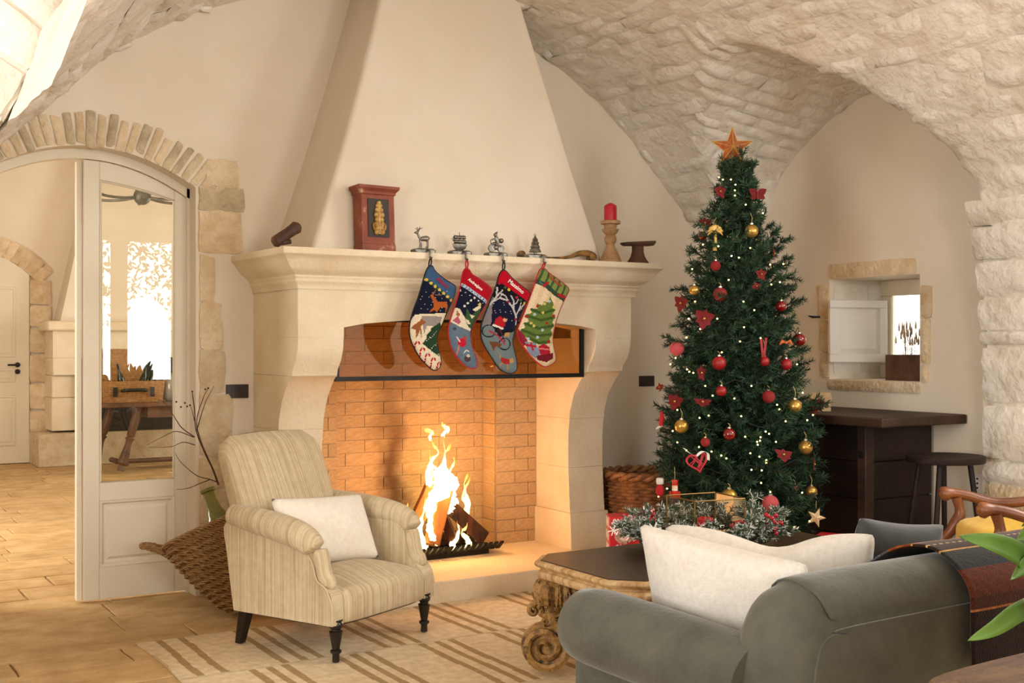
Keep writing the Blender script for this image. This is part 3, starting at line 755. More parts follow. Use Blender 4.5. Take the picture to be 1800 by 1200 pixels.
# flames: lofted tongues of fire
M_fire = bpy.data.materials.new('flame'); M_fire.use_nodes = True
nt = M_fire.node_tree; nt.nodes.clear(); L = nt.links.new
o_ = nt.nodes.new('ShaderNodeOutputMaterial'); em = nt.nodes.new('ShaderNodeEmission'); tr = nt.nodes.new('ShaderNodeBsdfTransparent'); mx = nt.nodes.new('ShaderNodeMixShader')
at = nt.nodes.new('ShaderNodeAttribute'); at.attribute_name = 'burn'
cr = nt.nodes.new('ShaderNodeValToRGB'); e = cr.color_ramp.elements; e[0].position = 0; e[0].color = (1,.30,.04,1); e[1].position = 1; e[1].color = (1,.80,.40,1)
q = e.new(.5); q.color = (1,.66,.24,1)
L(at.outputs['Fac'], cr.inputs[0]); L(cr.outputs[0], em.inputs[0])
lw = nt.nodes.new('ShaderNodeLayerWeight'); lw.inputs[0].default_value = .35
mr = nt.nodes.new('ShaderNodeMath'); mr.operation = 'MULTIPLY_ADD'; mr.inputs[1].default_value = 12; mr.inputs[2].default_value = 1.6; L(at.outputs['Fac'], mr.inputs[0]); L(mr.outputs[0], em.inputs[1])
iv = nt.nodes.new('ShaderNodeMath'); iv.operation = 'SUBTRACT'; iv.inputs[0].default_value = .95; L(lw.outputs['Facing'], iv.inputs[1])
L(iv.outputs[0], mx.inputs[0]); L(tr.outputs[0], mx.inputs[1]); L(em.outputs[0], mx.inputs[2]); L(mx.outputs[0], o_.inputs[0])
fire = thing('fire', 'tall yellow-white flames rising from the logs on the grate', 'fire', (3.28, 6.05, HZ+.1))
def flame(base, h, w_, seed, heat, lean=0.0):
    mb = MB(); rs = []; N = 22; hv = []
    for i in range(N+1):
        t = i/N; c = Vector(base)+Vector((lean*t*t+.05*h*2*t*nz((0,t*3.1,seed), 1.6, seed)+.02*math.sin(t*7+seed), .03*nz((t*3,0,seed), 1.5, seed), h*t))
        r = w_*(math.sin(min(1, t*1.25+.18)*pi)**.8*.6+.42*(1-t)**1.2)*(1-t**5)*(.62+.75*abs(nz((seed,t*8,0), 1.3, seed+2)))+.0008
        rs.append([c+Vector((r*math.cos(2*pi*j/10)*(1+.3*nz((j,t*6,seed),1.1,seed)), .6*r*math.sin(2*pi*j/10), .03*nz((j*.9,t*9,seed),1,seed+4))) for j in range(10)])
        hv += [heat*max(0, 1-t**1.6)]*10
    mb.rings(rs); o = mb.build('flame', M_fire, fire, smooth=179)
    a = o.data.attributes.new('burn', 'FLOAT', 'POINT'); a.data.foreach_set('value', hv[:len(o.data.vertices)])
flame((3.29,6.04,.36),.42,.085,1.3,1.0,.0); flame((3.26,6.07,.36),.36,.08,4.1,1.0,-.02); flame((3.335,6.06,.36),.32,.07,7.7,.95,.02)
flame((3.23,6.03,.33),.30,.055,9.2,.8,-.02); flame((3.32,6.02,.42),.34,.055,12.2,.95,.0); flame((3.24,6.08,.44),.34,.045,15.0,.85,.01)
flame((3.12,5.98,.17),.30,.04,2.2,.7,.02); flame((3.075,6.0,.16),.28,.022,5.6,.55,-.02); flame((3.18,5.96,.20),.26,.03,8.1,.7,.01)
flame((3.33,5.95,.15),.16,.026,3.3,.85,.02); flame((3.40,5.96,.16),.13,.022,6.4,.6,.0); flame((3.44,6.04,.28),.30,.026,11.1,.5,.02); flame((3.46,6.06,.33),.22,.014,13.5,.4,.01)
flame((3.20,6.0,.80),.06,.008,16.1,.4,-.03); flame((3.305,6.03,.82),.07,.014,17.4,.5,.0); flame((3.08,5.97,.14),.10,.03,18.8,.6,.0)
for (lx, ly, lz, p) in ((3.28,5.99,.60,15.0),):
    l = bpy.data.lights.new('fire_glow', 'POINT'); l.energy = p; l.color = (1.0,.45,.14); l.shadow_soft_size = .07
    o = bpy.data.objects.new('fire_glow', l); COL.objects.link(o); o.location = (lx,ly,lz)
# ------------------------------------------------------------------ soft furnishing helpers
def sell(cx, cy, a, b, z, n=36, e=5.0, squash=None):
    out = []
    for j in range(n):
        t = 2*pi*(j+.5)/n; c_, s_ = math.cos(t), math.sin(t)
        out.append(Vector((cx+a*math.copysign(abs(c_)**(2/e), c_), cy+b*math.copysign(abs(s_)**(2/e), s_), z)))
    return out
def cushion_box(mb, cx, cy, a, b, z0, z1, r, crown, e=6.0, n=44):
    rs = [sell(cx,cy,a-.006,b-.006,z0,n,e), sell(cx,cy,a,b,z0+.008,n,e), sell(cx,cy,a,b,(z0+z1-r)/2,n,e)]
    for k in range(5):
        t = k/4*pi/2; rs.append(sell(cx,cy,a-r*(1-math.cos(t)),b-r*(1-math.cos(t)),z1-r+r*math.sin(t),n,e))
    for k in range(1, 7):
        s_ = 1-k/6.2; rs.append(sell(cx,cy,(a-r)*s_,(b-r)*s_,z1+crown*(1-s_*s_),n,e*s_+2*(1-s_)))
    return mb.rings(rs)
def pillow(mb, w_, h_, t_, n=18, seed=0.0, pinch=.09, wr=.006, dent=None):
    fr, bk = [], []
    for i in range(n+1):
        ra, rb = [], []
        for k in range(n+1):
            u, v = -1+2*i/n, -1+2*k/n
            x = w_/2*u*(1-pinch*(1-v*v)); y = h_/2*v*(1-pinch*(1-u*u))
            ck = 1-.05*(u*u*v*v)**4; x *= ck; y *= ck
            if dent: y -= dent*math.exp(-((u-.05)/.35)**2)*max(0, v)**2
            z = t_/2*((1-u*u)*(1-v*v))**.5
            wz = wr*fbm((x*7, y*7, 0), 1.0, seed)*(1-u**4)*(1-v**4)
            ra.append(Vector((x,y,z+wz))); rb.append(Vector((x,y,-z+wz*.5)))
        fr.append(ra); bk.append(rb)
    mb.grid(fr); mb.grid(bk); return mb
def weld(o, d=.0008):
    bm = bmesh.new(); bm.from_mesh(o.data); bmesh.ops.remove_doubles(bm, verts=bm.verts, dist=d); bmesh.ops.recalc_face_normals(bm, faces=bm.faces); bm.to_mesh(o.data); bm.free()
    o.data.polygons.foreach_set('use_smooth', [True]*len(o.data.polygons)); return o
def basis(o, x, y, z=None):
    x = Vector(x).normalized(); y = Vector(y); y = (y-x*x.dot(y)).normalized(); z = x.cross(y)
    m = Matrix((x, y, z)).transposed().to_4x4(); m.translation = Vector(o); return m
def setcol(o, name, cols):      # per-face colours
    a = o.data.color_attributes.new(name, 'FLOAT_COLOR', 'CORNER'); buf = []
    for p in o.data.polygons:
        c = cols[p.index]; buf += (list(c)+[1.0])*p.loop_total
    a.data.foreach_set('color', buf)
# ------------------------------------------------------------------ rug
M_rug = mat('flatweave_rug', None, (214,206,196), attr='col', rough=0.95, scale=26, bump=0.003, bscale=140, spec=0.1)
cream, brown = lin((230,210,176)), lin((178,150,110))
x0, x1, y0, y1 = 1.35, 4.25, 3.0, 5.335; nx, ny = 560, 110
g1 = [1.44,1.54,1.80,1.885,1.96,2.27,2.35,2.43,2.75,2.83,2.91,3.25,3.33,3.41,3.7,3.78,3.86]
g2 = [1.64,1.71,1.78,2.02,2.09,2.16,2.42,2.50,2.57,2.80,2.88,2.95,3.2,3.28,3.36]
mb = MB(); P = []
for j in range(ny+1):
    y = lerp(y0,y1,j/ny); row = []
    for i in range(nx+1):
        x = lerp(x0,x1,i/nx); e_ = .02*nz((0,y*2.3,0),1,3.0) if i in (0,1) else 0
        row.append(Vector((x+e_+(.02*nz((x*2.2,0,0),1,5) if j == ny else 0)*0, y, .007+.0015*nz((x,y,0),5,1))))
    P.append(row)
mb.grid(P); ring = P[0]+[r[-1] for r in P[1:]]+P[-1][-2::-1]+[r[0] for r in P[-2:0:-1]]
mb.rings([ring, [Vector((q.x,q.y,.0005)) for q in ring]], True, False, False)
rug = mb.build('rug', M_rug, smooth=179); cols = []
for j in range(ny):
    for i in range(nx):
        x, y = lerp(x0,x1,(i+.5)/nx), lerp(y0,y1,(j+.5)/ny); w_ = .012*nz((x*.5,y*2.6,0),1,8)
        band = (y > 4.66, 3.9 < y <= 4.66, 3.15 < y <= 3.9)
        gs = g1 if band[0] or band[2] else g2
        st = any(abs(x+w_-g_) < .0165 for g_ in gs)
        seam = min(abs(y-4.66), abs(y-3.9)) < .008
        c = brown if st else cream
        if seam: c = tuple(v*.86 for v in cream)
        cols.append(c)
cols += [cream]*(len(rug.data.polygons)-len(cols)); setcol(rug, 'col', cols)
tag(rug, 'cream flatweave rug with groups of thin brown stripes on the floor', 'rug')
def streak(m, sc3, dark=(186,168,136), fac=.5, lo=.34, hi=.6):
    nt = m.node_tree; L = nt.links.new; b = nt.nodes['Principled BSDF']; tc = [n for n in nt.nodes if n.type == 'TEX_COORD'][0]
    mp = nt.nodes.new('ShaderNodeMapping'); mp.inputs['Scale'].default_value = sc3; L(tc.outputs['Object'], mp.inputs[0])
    t = nt.nodes.new('ShaderNodeTexNoise'); t.inputs['Scale'].default_value = 1.0; t.inputs['Detail'].default_value = 3; L(mp.outputs[0], t.inputs[0])
    cr = nt.nodes.new('ShaderNodeValToRGB'); e = cr.color_ramp.elements; e[0].position = lo; e[1].position = hi; e[0].color = lin(dark)+(1,); e[1].color = (1,1,1,1); L(t.outputs[0], cr.inputs[0])
    mx = nt.nodes.new('ShaderNodeMix'); mx.data_type = 'RGBA'; mx.blend_type = 'MULTIPLY'; mx.inputs[0].default_value = fac
    bc = b.inputs['Base Color']; L(bc.links[0].from_socket, mx.inputs[6]); L(cr.outputs[0], mx.inputs[7]); L(mx.outputs[2], bc)
# ------------------------------------------------------------------ upholstered armchair
M_fab = mat('striped_cream_fabric', (202,184,152), (212,196,166), rough=0.9, scale=30, bump=.0012, bscale=300, spec=.15, sheen=.2)
streak(M_fab, (150,1.5,1.5))
M_fab2 = mat('striped_cream_fabric_side', (202,184,152), (212,196,166), rough=0.9, scale=30, bump=.0012, bscale=300, spec=.15, sheen=.2)
streak(M_fab2, (1.5,150,1.5))
M_ebony = mat('ebonised_wood', (20,15,12), (34,26,20), rough=0.35, scale=20, spec=.5)
ch = thing('armchair', 'low cream striped upholstered armchair with turned black legs before the fireplace', 'armchair', (2.139,4.949,.0095), (0,0,math.radians(25.5)))
mb = MB(); cushion_box(mb, 0, -.03, .343, .28, .16, .305, .05, .055); mb.build('seat', M_fab, ch, smooth=60, world=False)
# backrest
mb = MB(); rs = []
for i in range(24):
    t = i/23; z = .16+.75*t; yc = .20+.23*t**1.3; hw = .315+.0*t; hd = .085-.02*t; k = max(0, (z-.80)/.11); k = min(1, k)
    hw -= .075*(1-math.sqrt(max(0, 1-k*k))); hd *= math.sqrt(max(.02, 1-k**3))
    hw += .018*max(0, .45-z)
    ring = sell(0, yc, hw, hd, z, 44, 3.6)
    for q in ring:
        q.z += .018*(1-(q.x/.32)**2)*k
        if q.y < yc: q.y -= .028*(1-(q.x/.33)**2)*math.sin(pi*min(1, t*1.02))
    rs.append(ring)
mb.rings(rs); mb.build('backrest', M_fab, ch, smooth=60, world=False)
for sx in (-1, 1):
    prof_ = spline([(.28,.16,0),(.32,.40,0),(.33,.545,0),(.14,.535,0),(-.05,.515,0),(-.13,.50,0),(-.175,.46,0),(-.19,.40,0),(-.21,.345,0),(-.255,.315,0),(-.285,.29,0),(-.295,.24,0),(-.295,.16,0)], 4)
    mb = MB(); pts = [(q.x, q.y) for q in prof_]; cen = Vector((0.05,.33))
    def ringat(x, sh): return [Vector((x, cen.x+(p[0]-cen.x)*(1-sh), cen.y+(p[1]-cen.y)*(1-sh))) for p in pts]
    xo, xi = .357*sx, .285*sx
    mb.rings([ringat(xo-.004*sx, .02), ringat(xo, .0), ringat(lerp(xo,xi,.5), 0), ringat(xi, 0.0), ringat(xi-.004*sx, .02)]); mb.build('arm', M_fab2, ch, smooth=50, world=False)
    path = spline([(.315*sx,.32,.575),(.325*sx,.17,.562),(.332*sx,.02,.545),(.34*sx,-.09,.525),(.342*sx,-.155,.50),(.338*sx,-.185,.465)], 6)
    rr = [.05+.012*math.sin(pi*min(1, i/(len(path)-1)*1.05)) for i in range(len(path))]; rr[-1] = .022; rr[-2] = .042; rr[-3] = .052
    mb = MB(); mb.tube(path, rr, 18); mb.build('arm_roll', M_fab2, ch, smooth=60, world=False)
    fp_ = spline([(.318*sx,-.196,.47),(.318*sx,-.208,.40),(.318*sx,-.228,.345),(.318*sx,-.275,.315)], 5)
    mb = MB(); mb.tube(fp_, [.030,.034,.036,.037,.037]+[.036]*(len(fp_)-8)+[.030,.022,.01], 14); mb.build('arm_front', M_fab, ch, smooth=60, world=False)
    pp = spline([(.357*sx,-.17,.44),(.358*sx,-.192,.40),(.358*sx,-.212,.345),(.358*sx,-.262,.312),(.358*sx,-.292,.25),(.358*sx,-.297,.165)], 5)
    mb = MB(); mb.tube(pp, .004, 6); mb.build('piping', M_fab, ch, smooth=60, world=False)
    # front leg, turned
    pr = [(.012,0),(.016,.004),(.015,.03),(.017,.036),(.024,.042),(.024,.05),(.015,.056),(.017,.062),(.028,.125),(.029,.13),(.02,.134),(.02,.14),(.028,.148),(.029,.16),(.022,.17),(.03,.174),(.03,.18)]
    MB().lathe(pr, 18, (.31*sx,-.275,0)).build('front_leg', M_ebony, ch, smooth=40, world=False)
    mb = MB(); mb.hexa([(.295*sx-.017,.285,0),(.295*sx+.017,.285,0),(.295*sx+.017,.32,0),(.295*sx-.017,.32,0),(.305*sx-.026,.215,.2),(.305*sx+.026,.215,.2),(.305*sx+.026,.27,.2),(.305*sx-.026,.27,.2)])
    mb.build('rear_leg', M_ebony, ch, world=False, bevel=.003)
mb = MB(); cushion_box(mb, 0, -.025, .335, .262, .148, .17, .005, 0); mb.build('seat_base', M_ebony, ch, smooth=40, world=False)
M_linen = mat('white_linen', (232,224,210), (240,233,221), rough=.95, scale=40, bump=.0016, bscale=220, spec=.1, sheen=.15)
# linen cushion on the chair, leaning against the backrest
cm_ = Matrix.Translation((2.139,4.949,.0095)) @ Matrix.Rotation(math.radians(25.5),4,'Z')
loc = cm_ @ Vector((-.035,.02,.50)); xd = cm_.to_3x3() @ Vector((1,-.12,-.06)); yd = cm_.to_3x3() @ Vector((.05,.45,.9))
mb = MB(); pillow(mb, .56, .33, .16, 20, 3.1, .07); mb.xf(basis(loc, xd, yd)); o = weld(mb.build('cushion', M_linen)); tag(o, 'small oblong white linen cushion on the armchair', 'cushion')
# ------------------------------------------------------------------ straw basket with a demijohn and dry branches
M_straw = mat('plaited_straw', (178,138,88), (222,184,132), rough=.85, scale=40, bump=.004, bscale=90, spec=.2, stretch=(1,1,2.4))
add_wave(M_straw, (110,74,42), 26, 'DIAGONAL', 2.5, .7, 6.0, .1, .6, .006)
bk = thing('straw_basket', 'flared plaited straw basket with rope handles behind the armchair', 'basket', (2.02,5.575,.001))
tilt = Matrix.Rotation(math.radians(-23),4,Vector((CS,CC,0))) @ Matrix.Rotation(math.radians(-8),4,Vector((CC,-CS,0)))
def bpt(r, a, z):
    lx, ly = r*math.cos(a), r*.8*math.sin(a); return tilt @ Vector((CC*lx+CS*ly, -CS*lx+CC*ly, z))+Vector((0,0,BZ))
BZ = 0.0; BZ = -min(bpt(r,2*pi*j/60,z).z for r,z in ((.165,.036),(.185,.055),(.205,.09)) for j in range(60))+.012
mb = MB(); rs = []; NB = 40
prof_b = [(.10,.034),(.165,.036),(.185,.055),(.205,.09),(.235,.15),(.268,.22),(.298,.29),(.325,.36),(.345,.43),(.352,.455),(.335,.452),(.30,.36),(.25,.2),(.17,.075),(.05,.065)]
for r, z in prof_b: rs.append([bpt(r*(1+.012*math.sin(8*2*pi*j/NB)*0), 2*pi*j/NB, z) for j in range(NB)])
mb.rings(rs); mb.build('basket_body', M_straw, bk, smooth=50, world=False)
mb = MB(); mb.tube([bpt(.35, 2*pi*j/48, .452) for j in range(49)], .013, 8); mb.build('rim', M_straw, bk, smooth=60, world=False)
# plaited ribs winding round the body
for k in range(11):
    t = (k+.5)/11; z = lerp(.07,.43,t); r = interp([(.055,.185),(.09,.205),(.15,.235),(.22,.268),(.29,.298),(.36,.325),(.43,.345)], z)
    mb = MB(); mb.tube([bpt(r-.004, 2*pi*j/56, z+.004*math.sin(j*2.7)) for j in range(57)], [.0145+.003*math.sin(j*2.2) for j in range(57)], 6); mb.build('plait', M_straw, bk, smooth=60, world=False)
for sgn in (1, -1):
    a0 = pi if sgn > 0 else 0
    pts = [bpt(.33,a0-.28,.40),bpt(.36,a0-.2,.44),bpt(.43,a0-.1,.50),bpt(.455,a0,.512),bpt(.43,a0+.1,.50),bpt(.36,a0+.2,.44),bpt(.33,a0+.28,.40)]
    mb = MB(); pth = spline(pts,6); mb.tube(pth, [.016+.003*(i % 2) for i in range(len(pth))], 8); mb.build('handle', M_straw, bk, smooth=60, world=False)
M_green = bpy.data.materials.new('green_bottle_glass'); M_green.use_nodes = True
b_ = M_green.node_tree.nodes['Principled BSDF']; b_.inputs['Base Color'].default_value = lin((150,150,60))+(1,); b_.inputs['Roughness'].default_value = .06; b_.inputs['Transmission Weight'].default_value = .55; b_.inputs['Specular IOR Level'].default_value = .8
dj = thing('demijohn', 'olive green glass demijohn standing in the straw basket', 'demijohn', (2.02,5.575,.08), tilt.to_euler())
MB().lathe([(.05,.0),(.15,.01),(.19,.08),(.20,.2),(.19,.28),(.155,.35),(.10,.41),(.06,.455),(.04,.50),(.034,.56),(.034,.60),(.043,.605),(.043,.62),(.03,.625)],28,(0,0,0)).xf(Matrix.Scale(.9,4)).xf(Matrix.Translation((-.055,.03,.06))).build('bottle', M_green, dj, smooth=60, world=False)
M_twig = mat('dry_twig', (58,36,24), (84,56,36), rough=.8, scale=30)
tw = thing('dry_branches', 'bare dry branches standing in the demijohn beside the door', 'branches', (1.875,5.64,.7))
def twig(pix, Y0, r0, r1):
    pts = spline([U(px,py,Y=Y0+dy) for px,py,dy in pix], 5); n = len(pts)
    mb = MB(); mb.tube(pts, [lerp(r0,r1,i/(n-1)) for i in range(n)], 6); mb.build('branch', M_twig, tw, smooth=60)
YT = 5.62
twig([(384,852,0),(375,826,0),(360,795,-.01),(345,757,0),(342,720,.02),(338,690,.02)],YT,.005,.0022)
twig([(384,852,0),(372,820,.02),(352,772,.03),(346,738,.03),(357,700,.05),(366,682,.05)],YT,.004,.0014)
twig([(346,756,.03),(352,735,.0),(362,705,-.03),(376,678,-.05)],YT,.003,.0012)
twig([(342,768,.0),(320,752,-.02),(308,735,-.04),(290,708,-.05),(270,700,-.06)],YT,.003,.001)
twig([(343,782,.0),(322,777,.03),(300,785,.05),(262,786,.06)],YT,.0026,.001)
twig([(342,740,.0),(338,722,-.03),(334,712,-.05)],YT,.0022,.001)
twig([(340,768,.0),(310,758,.04),(285,768,.06),(258,782,.08)],YT,.0024,.001)
twig([(384,848,0),(368,842,-.03),(345,835,-.05),(318,812,-.06),(308,796,-.06)],YT,.003,.001)
twig([(368,843,-.03),(350,850,-.04),(330,858,-.05),(310,860,-.06)],YT,.0026,.0012)
for px, py in [(338,688),(334,712),(329,714),(325,708),(361,684),(310,706),(366,682),(318,715)]:
    MB().ball(U(px,py,Y=YT), .005, 8, 6).build('seed_head', M_twig, tw, smooth=60)
# ------------------------------------------------------------------ sofa
M_velvet = mat('grey_green_velvet', (68,68,60), (96,96,85), rough=.85, scale=5, bump=.002, bscale=60, spec=.15, sheen=.3, mixlo=.3, mixhi=.7)
sofa = thing('sofa', 'grey-green velvet sofa with rolled arm seen from behind', 'sofa', (3.1,2.5,0))
SFX0, SFX1 = 2.0, 4.35
mb = MB(); mb.box(SFX0+.06, SFX1, 2.05, 2.95, .12, .42); mb.build('seat_base', M_velvet, sofa, bevel=.03, bseg=4)
for i in range(2):
    xa = lerp(2.17, SFX1-.17, i/2); xb = lerp(2.17, SFX1-.17, (i+1)/2)
    mb = MB(); cushion_box(mb, (xa+xb)/2, 2.63, (xb-xa)/2-.004, .34, .42, .50, .03, .03); mb.build('seat_cushion', M_velvet, sofa, smooth=60)
# back: rounded shell, its border roll running over the top and down the end
def backring(y, inset):
    pts = [(SFX0+inset,.14),(SFX0-.015+inset,.45),(SFX0+.005+inset,.60),(SFX0+.05+inset,.71-inset*.6),(SFX0+.13+inset*.8,.752-inset),(SFX0+.25,.77-inset),(3.2,.775-inset),(SFX1-.1-inset,.77-inset),(SFX1-inset,.70-inset),(SFX1-inset,.14)]
    return spline([(p[0],y,p[1]) for p in pts], 5)
mb = MB(); rs = []
for k in range(9):
    t = -1+2*k/8; rs.append(backring(2.105+.105*t, .095*(1-math.sqrt(max(0, 1-t*t*.98)))))
mb.rings(rs); mb.build('back', M_velvet, sofa, smooth=60)
rg = [Vector((q.x, 1.993, q.z)) for q in backring(2.0, .115)]
mb = MB(); mb.rings([rg, [Vector((q.x,2.03,q.z)) for q in rg]]); mb.build('outer_back_panel', M_velvet, sofa, bevel=.008, bseg=3)
for xa in (2.06, SFX1-.08):
    mb = MB(); mb.box(xa-.055, xa+.075, 2.2, 2.86, .10, .50); mb.build('arm_panel', M_velvet, sofa, bevel=.03, bseg=4)
    ay = [2.12,2.3,2.55,2.8,2.87,2.9,2.915]; ar = [.112,.114,.115,.115,.108,.085,.04]
    pts = [Vector((xa, y, .50+.008*math.sin(y*3))) for y in ay]; mb = MB(); mb.tube(pts, ar, 26); mb.build('arm_roll', M_velvet, sofa, smooth=60)
for xa in (2.12, SFX1-.1):
    for ya in (2.12, 2.85): MB().lathe([(.02,0),(.03,.02),(.035,.13)],14,(xa,ya,0)).build('foot', M_ebony, sofa, smooth=40)
M_canvas = mat('white_cotton', (212,206,196), (222,217,209), rough=.95, scale=60, bump=.002, bscale=320, spec=.1, sheen=.15)
def scushion(nm, o_, xd, yd, w_, h_, t_, m, label, seed, dent=None, pinch=.08):
    mb = MB(); pillow(mb, w_, h_, t_, 24, seed, pinch, .010, dent); mb.xf(basis(o_, xd, yd)); o = weld(mb.build(nm, m)); tag(o, label, 'cushion'); return o
scushion('cushion', (2.235,2.45,.635), (.10,-1,-.05), (-.24,-.06,.92), .64, .36, .16, M_canvas, 'white cotton cushion leaning over the rolled sofa arm, nearest the camera', 1.7)
scushion('cushion', (2.48,2.53,.635), (.53,-.83,.02), (-.12,-.10,.95), .64, .36, .15, M_canvas, 'white cotton cushion with a dented top edge behind the other white cushion', 6.2, .05)
scushion('cushion', (2.88,2.42,.65), (.93,-.1,-.12), (.16,-.20,.92), .36, .34, .13, mat('charcoal_velvet', (44,46,46), (62,64,62), rough=.85, scale=8, sheen=.4), 'dark grey piped velvet cushion against the sofa back beside the striped throw', 9.4)
# striped throw over the back of the sofa
M_throw = mat('woven_wool_throw', None, (186,176,168), attr='col', rough=.95, scale=90, bump=.003, bscale=200, spec=.05, sheen=.2)
pth = spline([(0,2.36,.56),(0,2.30,.69),(0,2.23,.758),(0,2.16,.786),(0,2.08,.788),(0,2.01,.755),(0,1.968,.70),(0,1.962,.62),(0,1.96,.50)], 8)
al = [0]
for a, b in zip(pth, pth[1:]): al.append(al[-1]+(b-a).length)
tot = al[-1]; nseg = 120; mb = MB(); P = []; nxw = 70
fy = list(zip(al,[q.y for q in pth])); fz = list(zip(al,[q.z for q in pth]))
for i in range(nseg+1):
    s_ = tot*i/nseg; row = []
    for k in range(nxw+1):
        u = k/nxw; x = 2.645+.95*u-.07*max(0, 1-s_/.30)*(1-u)+.006*nz((0,s_*6,0),1,4)*(1-u)
        row.append(Vector((x, interp(fy,s_)-.004*nz((x*6,s_*6,0),1,2)-.002, interp(fz,s_)+.003*nz((x*5,s_*5,0),1,7)+.004)))
    P.append(row)
mb.grid(P); th = mb.build('throw_blanket', M_throw, smooth=179)
bands = [(.0,(96,92,88)),(.10,(150,84,44)),(.16,(84,86,90)),(.24,(92,96,102)),(.30,(88,86,88)),(.335,(150,78,36)),(.40,(130,58,26)),(.435,(206,150,80)),(.445,(58,34,24)),(.50,(214,180,110)),(.512,(52,32,24)),(.555,(196,150,84)),(.565,(44,46,44)),(.64,(38,46,52)),(.66,(92,46,28)),(.76,(74,40,28)),(.80,(170,110,60)),(.81,(40,28,24)),(1.1,(40,28,24))]
cols = []
for i in range(nseg):
    t = (i+.5)/nseg; c = [b for b in bands if b[0] <= t][-1][1]
    for k in range(nxw):
        cc = c
        if c == (214,180,110) and (k % 2): cc = (52,32,24)
        if (i*7+k*3) % 5 == 0: cc = tuple(min(255,int(v*1.12)) for v in cc)
        cols.append(lin(cc))
setcol(th, 'col', cols); md = th.modifiers.new('solid','SOLIDIFY'); md.thickness = .006; md.offset = 1
tag(th, 'brown, rust and blue striped woven throw draped over the sofa back', 'throw')
# ------------------------------------------------------------------ console behind the sofa with a leafy plant
M_oldwood = mat('worn_brown_wood', (84,58,34), (132,98,62), rough=.7, scale=6, bump=.004, bscale=40, stretch=(1,3,1), spec=.3)
ct = thing('console_table', 'worn wooden console table top behind the sofa in the bottom right corner', 'table', (2.6,1.35,0))
mb = MB(); pts = spline([(2.05,1.06,0),(1.965,1.14,0),(1.95,1.4,0),(1.97,1.53,0),(2.07,1.60,0),(2.6,1.615,0),(3.3,1.615,0),(3.36,1.4,0),(3.3,1.06,0),(2.6,1.05,0)],5,True)
mb.prism([Vector((q.x,q.y,.625)) for q in pts],(0,0,.035)); mb.build('tabletop', M_oldwood, ct, bevel=.006)
for xa in (2.12,3.2):
    for ya in (1.15,1.5): MB().box(xa-.025,xa+.025,ya-.025,ya+.025,0,.625).build('leg', M_oldwood, ct, bevel=.004)
M_pot = mat('terracotta_pot', (150,92,60), (172,112,76), rough=.8, scale=12)
M_leaf = mat('fresh_green_leaf', (74,110,40), (104,140,58), rough=.45, scale=4, spec=.4, sss=.0)
pl = thing('potted_plant', 'potted plant with long fresh green leaves at the right edge', 'plant', (2.60,1.28,.66))
mb = MB(); cushion_box(mb, 2.60, 1.28, .48, .11, .66, .87, .01, -.02, 8); mb.build('added_shade_trough', M_pot, pl, smooth=40)  # wide planter out of view, added to keep light off the sofa back
def leaf(pts, w_, face=(-.5,-.8,.3)):
    sp = spline(pts, 6); n = len(sp); P = []; f = Vector(face).normalized()
    for i, q in enumerate(sp):
        t = i/(n-1); tg = (sp[min(n-1,i+1)]-sp[max(0,i-1)]).normalized(); sd = tg.cross(f).normalized(); ww = w_*(math.sin(pi*min(1,t*.93+.07))**.75)
        P.append([q-sd*ww+f*ww*.35, q-sd*ww*.5+f*ww*.1, q, q+sd*ww*.5+f*ww*.1, q+sd*ww+f*ww*.35])
    mb = MB(); mb.grid(P); o = mb.build('leaf', M_leaf, pl, smooth=179); md = o.modifiers.new('s','SOLIDIFY'); md.thickness = .0012
base = Vector((2.40,1.33,.86))
def lp(px, py, d_): return U(px, py, d=d_)
leaf([base, lp(1830,1010,2.5), lp(1790,975,2.42), lp(1745,955,2.35), lp(1684,942,2.3)], .026)
leaf([base, lp(1835,1060,2.5), lp(1790,1075,2.38), lp(1745,1105,2.3), lp(1700,1126,2.24)], .020)
leaf([base, lp(1850,1000,2.5), lp(1815,985,2.45), lp(1775,1020,2.38)], .022)
leaf([base, lp(1850,960,2.55), lp(1825,930,2.5), lp(1786,950,2.45)], .028)
leaf([base, lp(1850,950,2.6), lp(1840,900,2.6), lp(1795,925,2.55)], .022)
leaf([base, lp(1900,980,2.55), lp(1950,930,2.5), lp(1990,960,2.5)], .03)
for k in range(70):  # extra unseen leaves, put in to shade the sofa's outer back
    b0 = Vector((R.uniform(2.2,3.0),R.uniform(1.2,1.36),.86)); tip = b0+Vector((R.uniform(-.05,.12),R.uniform(-.12,.08),R.uniform(.12,.34))); tip.x = max(tip.x, 1.55*tip.y+.06)
    leaf([b0, lerp(b0,tip,.5)+Vector((0,0,.05)), tip], R.uniform(.02,.035), (R.uniform(-.4,.4),-1,.2))
leaf([base, lp(1880,930,2.6), lp(1890,850,2.6), lp(1930,800,2.6)], .03)
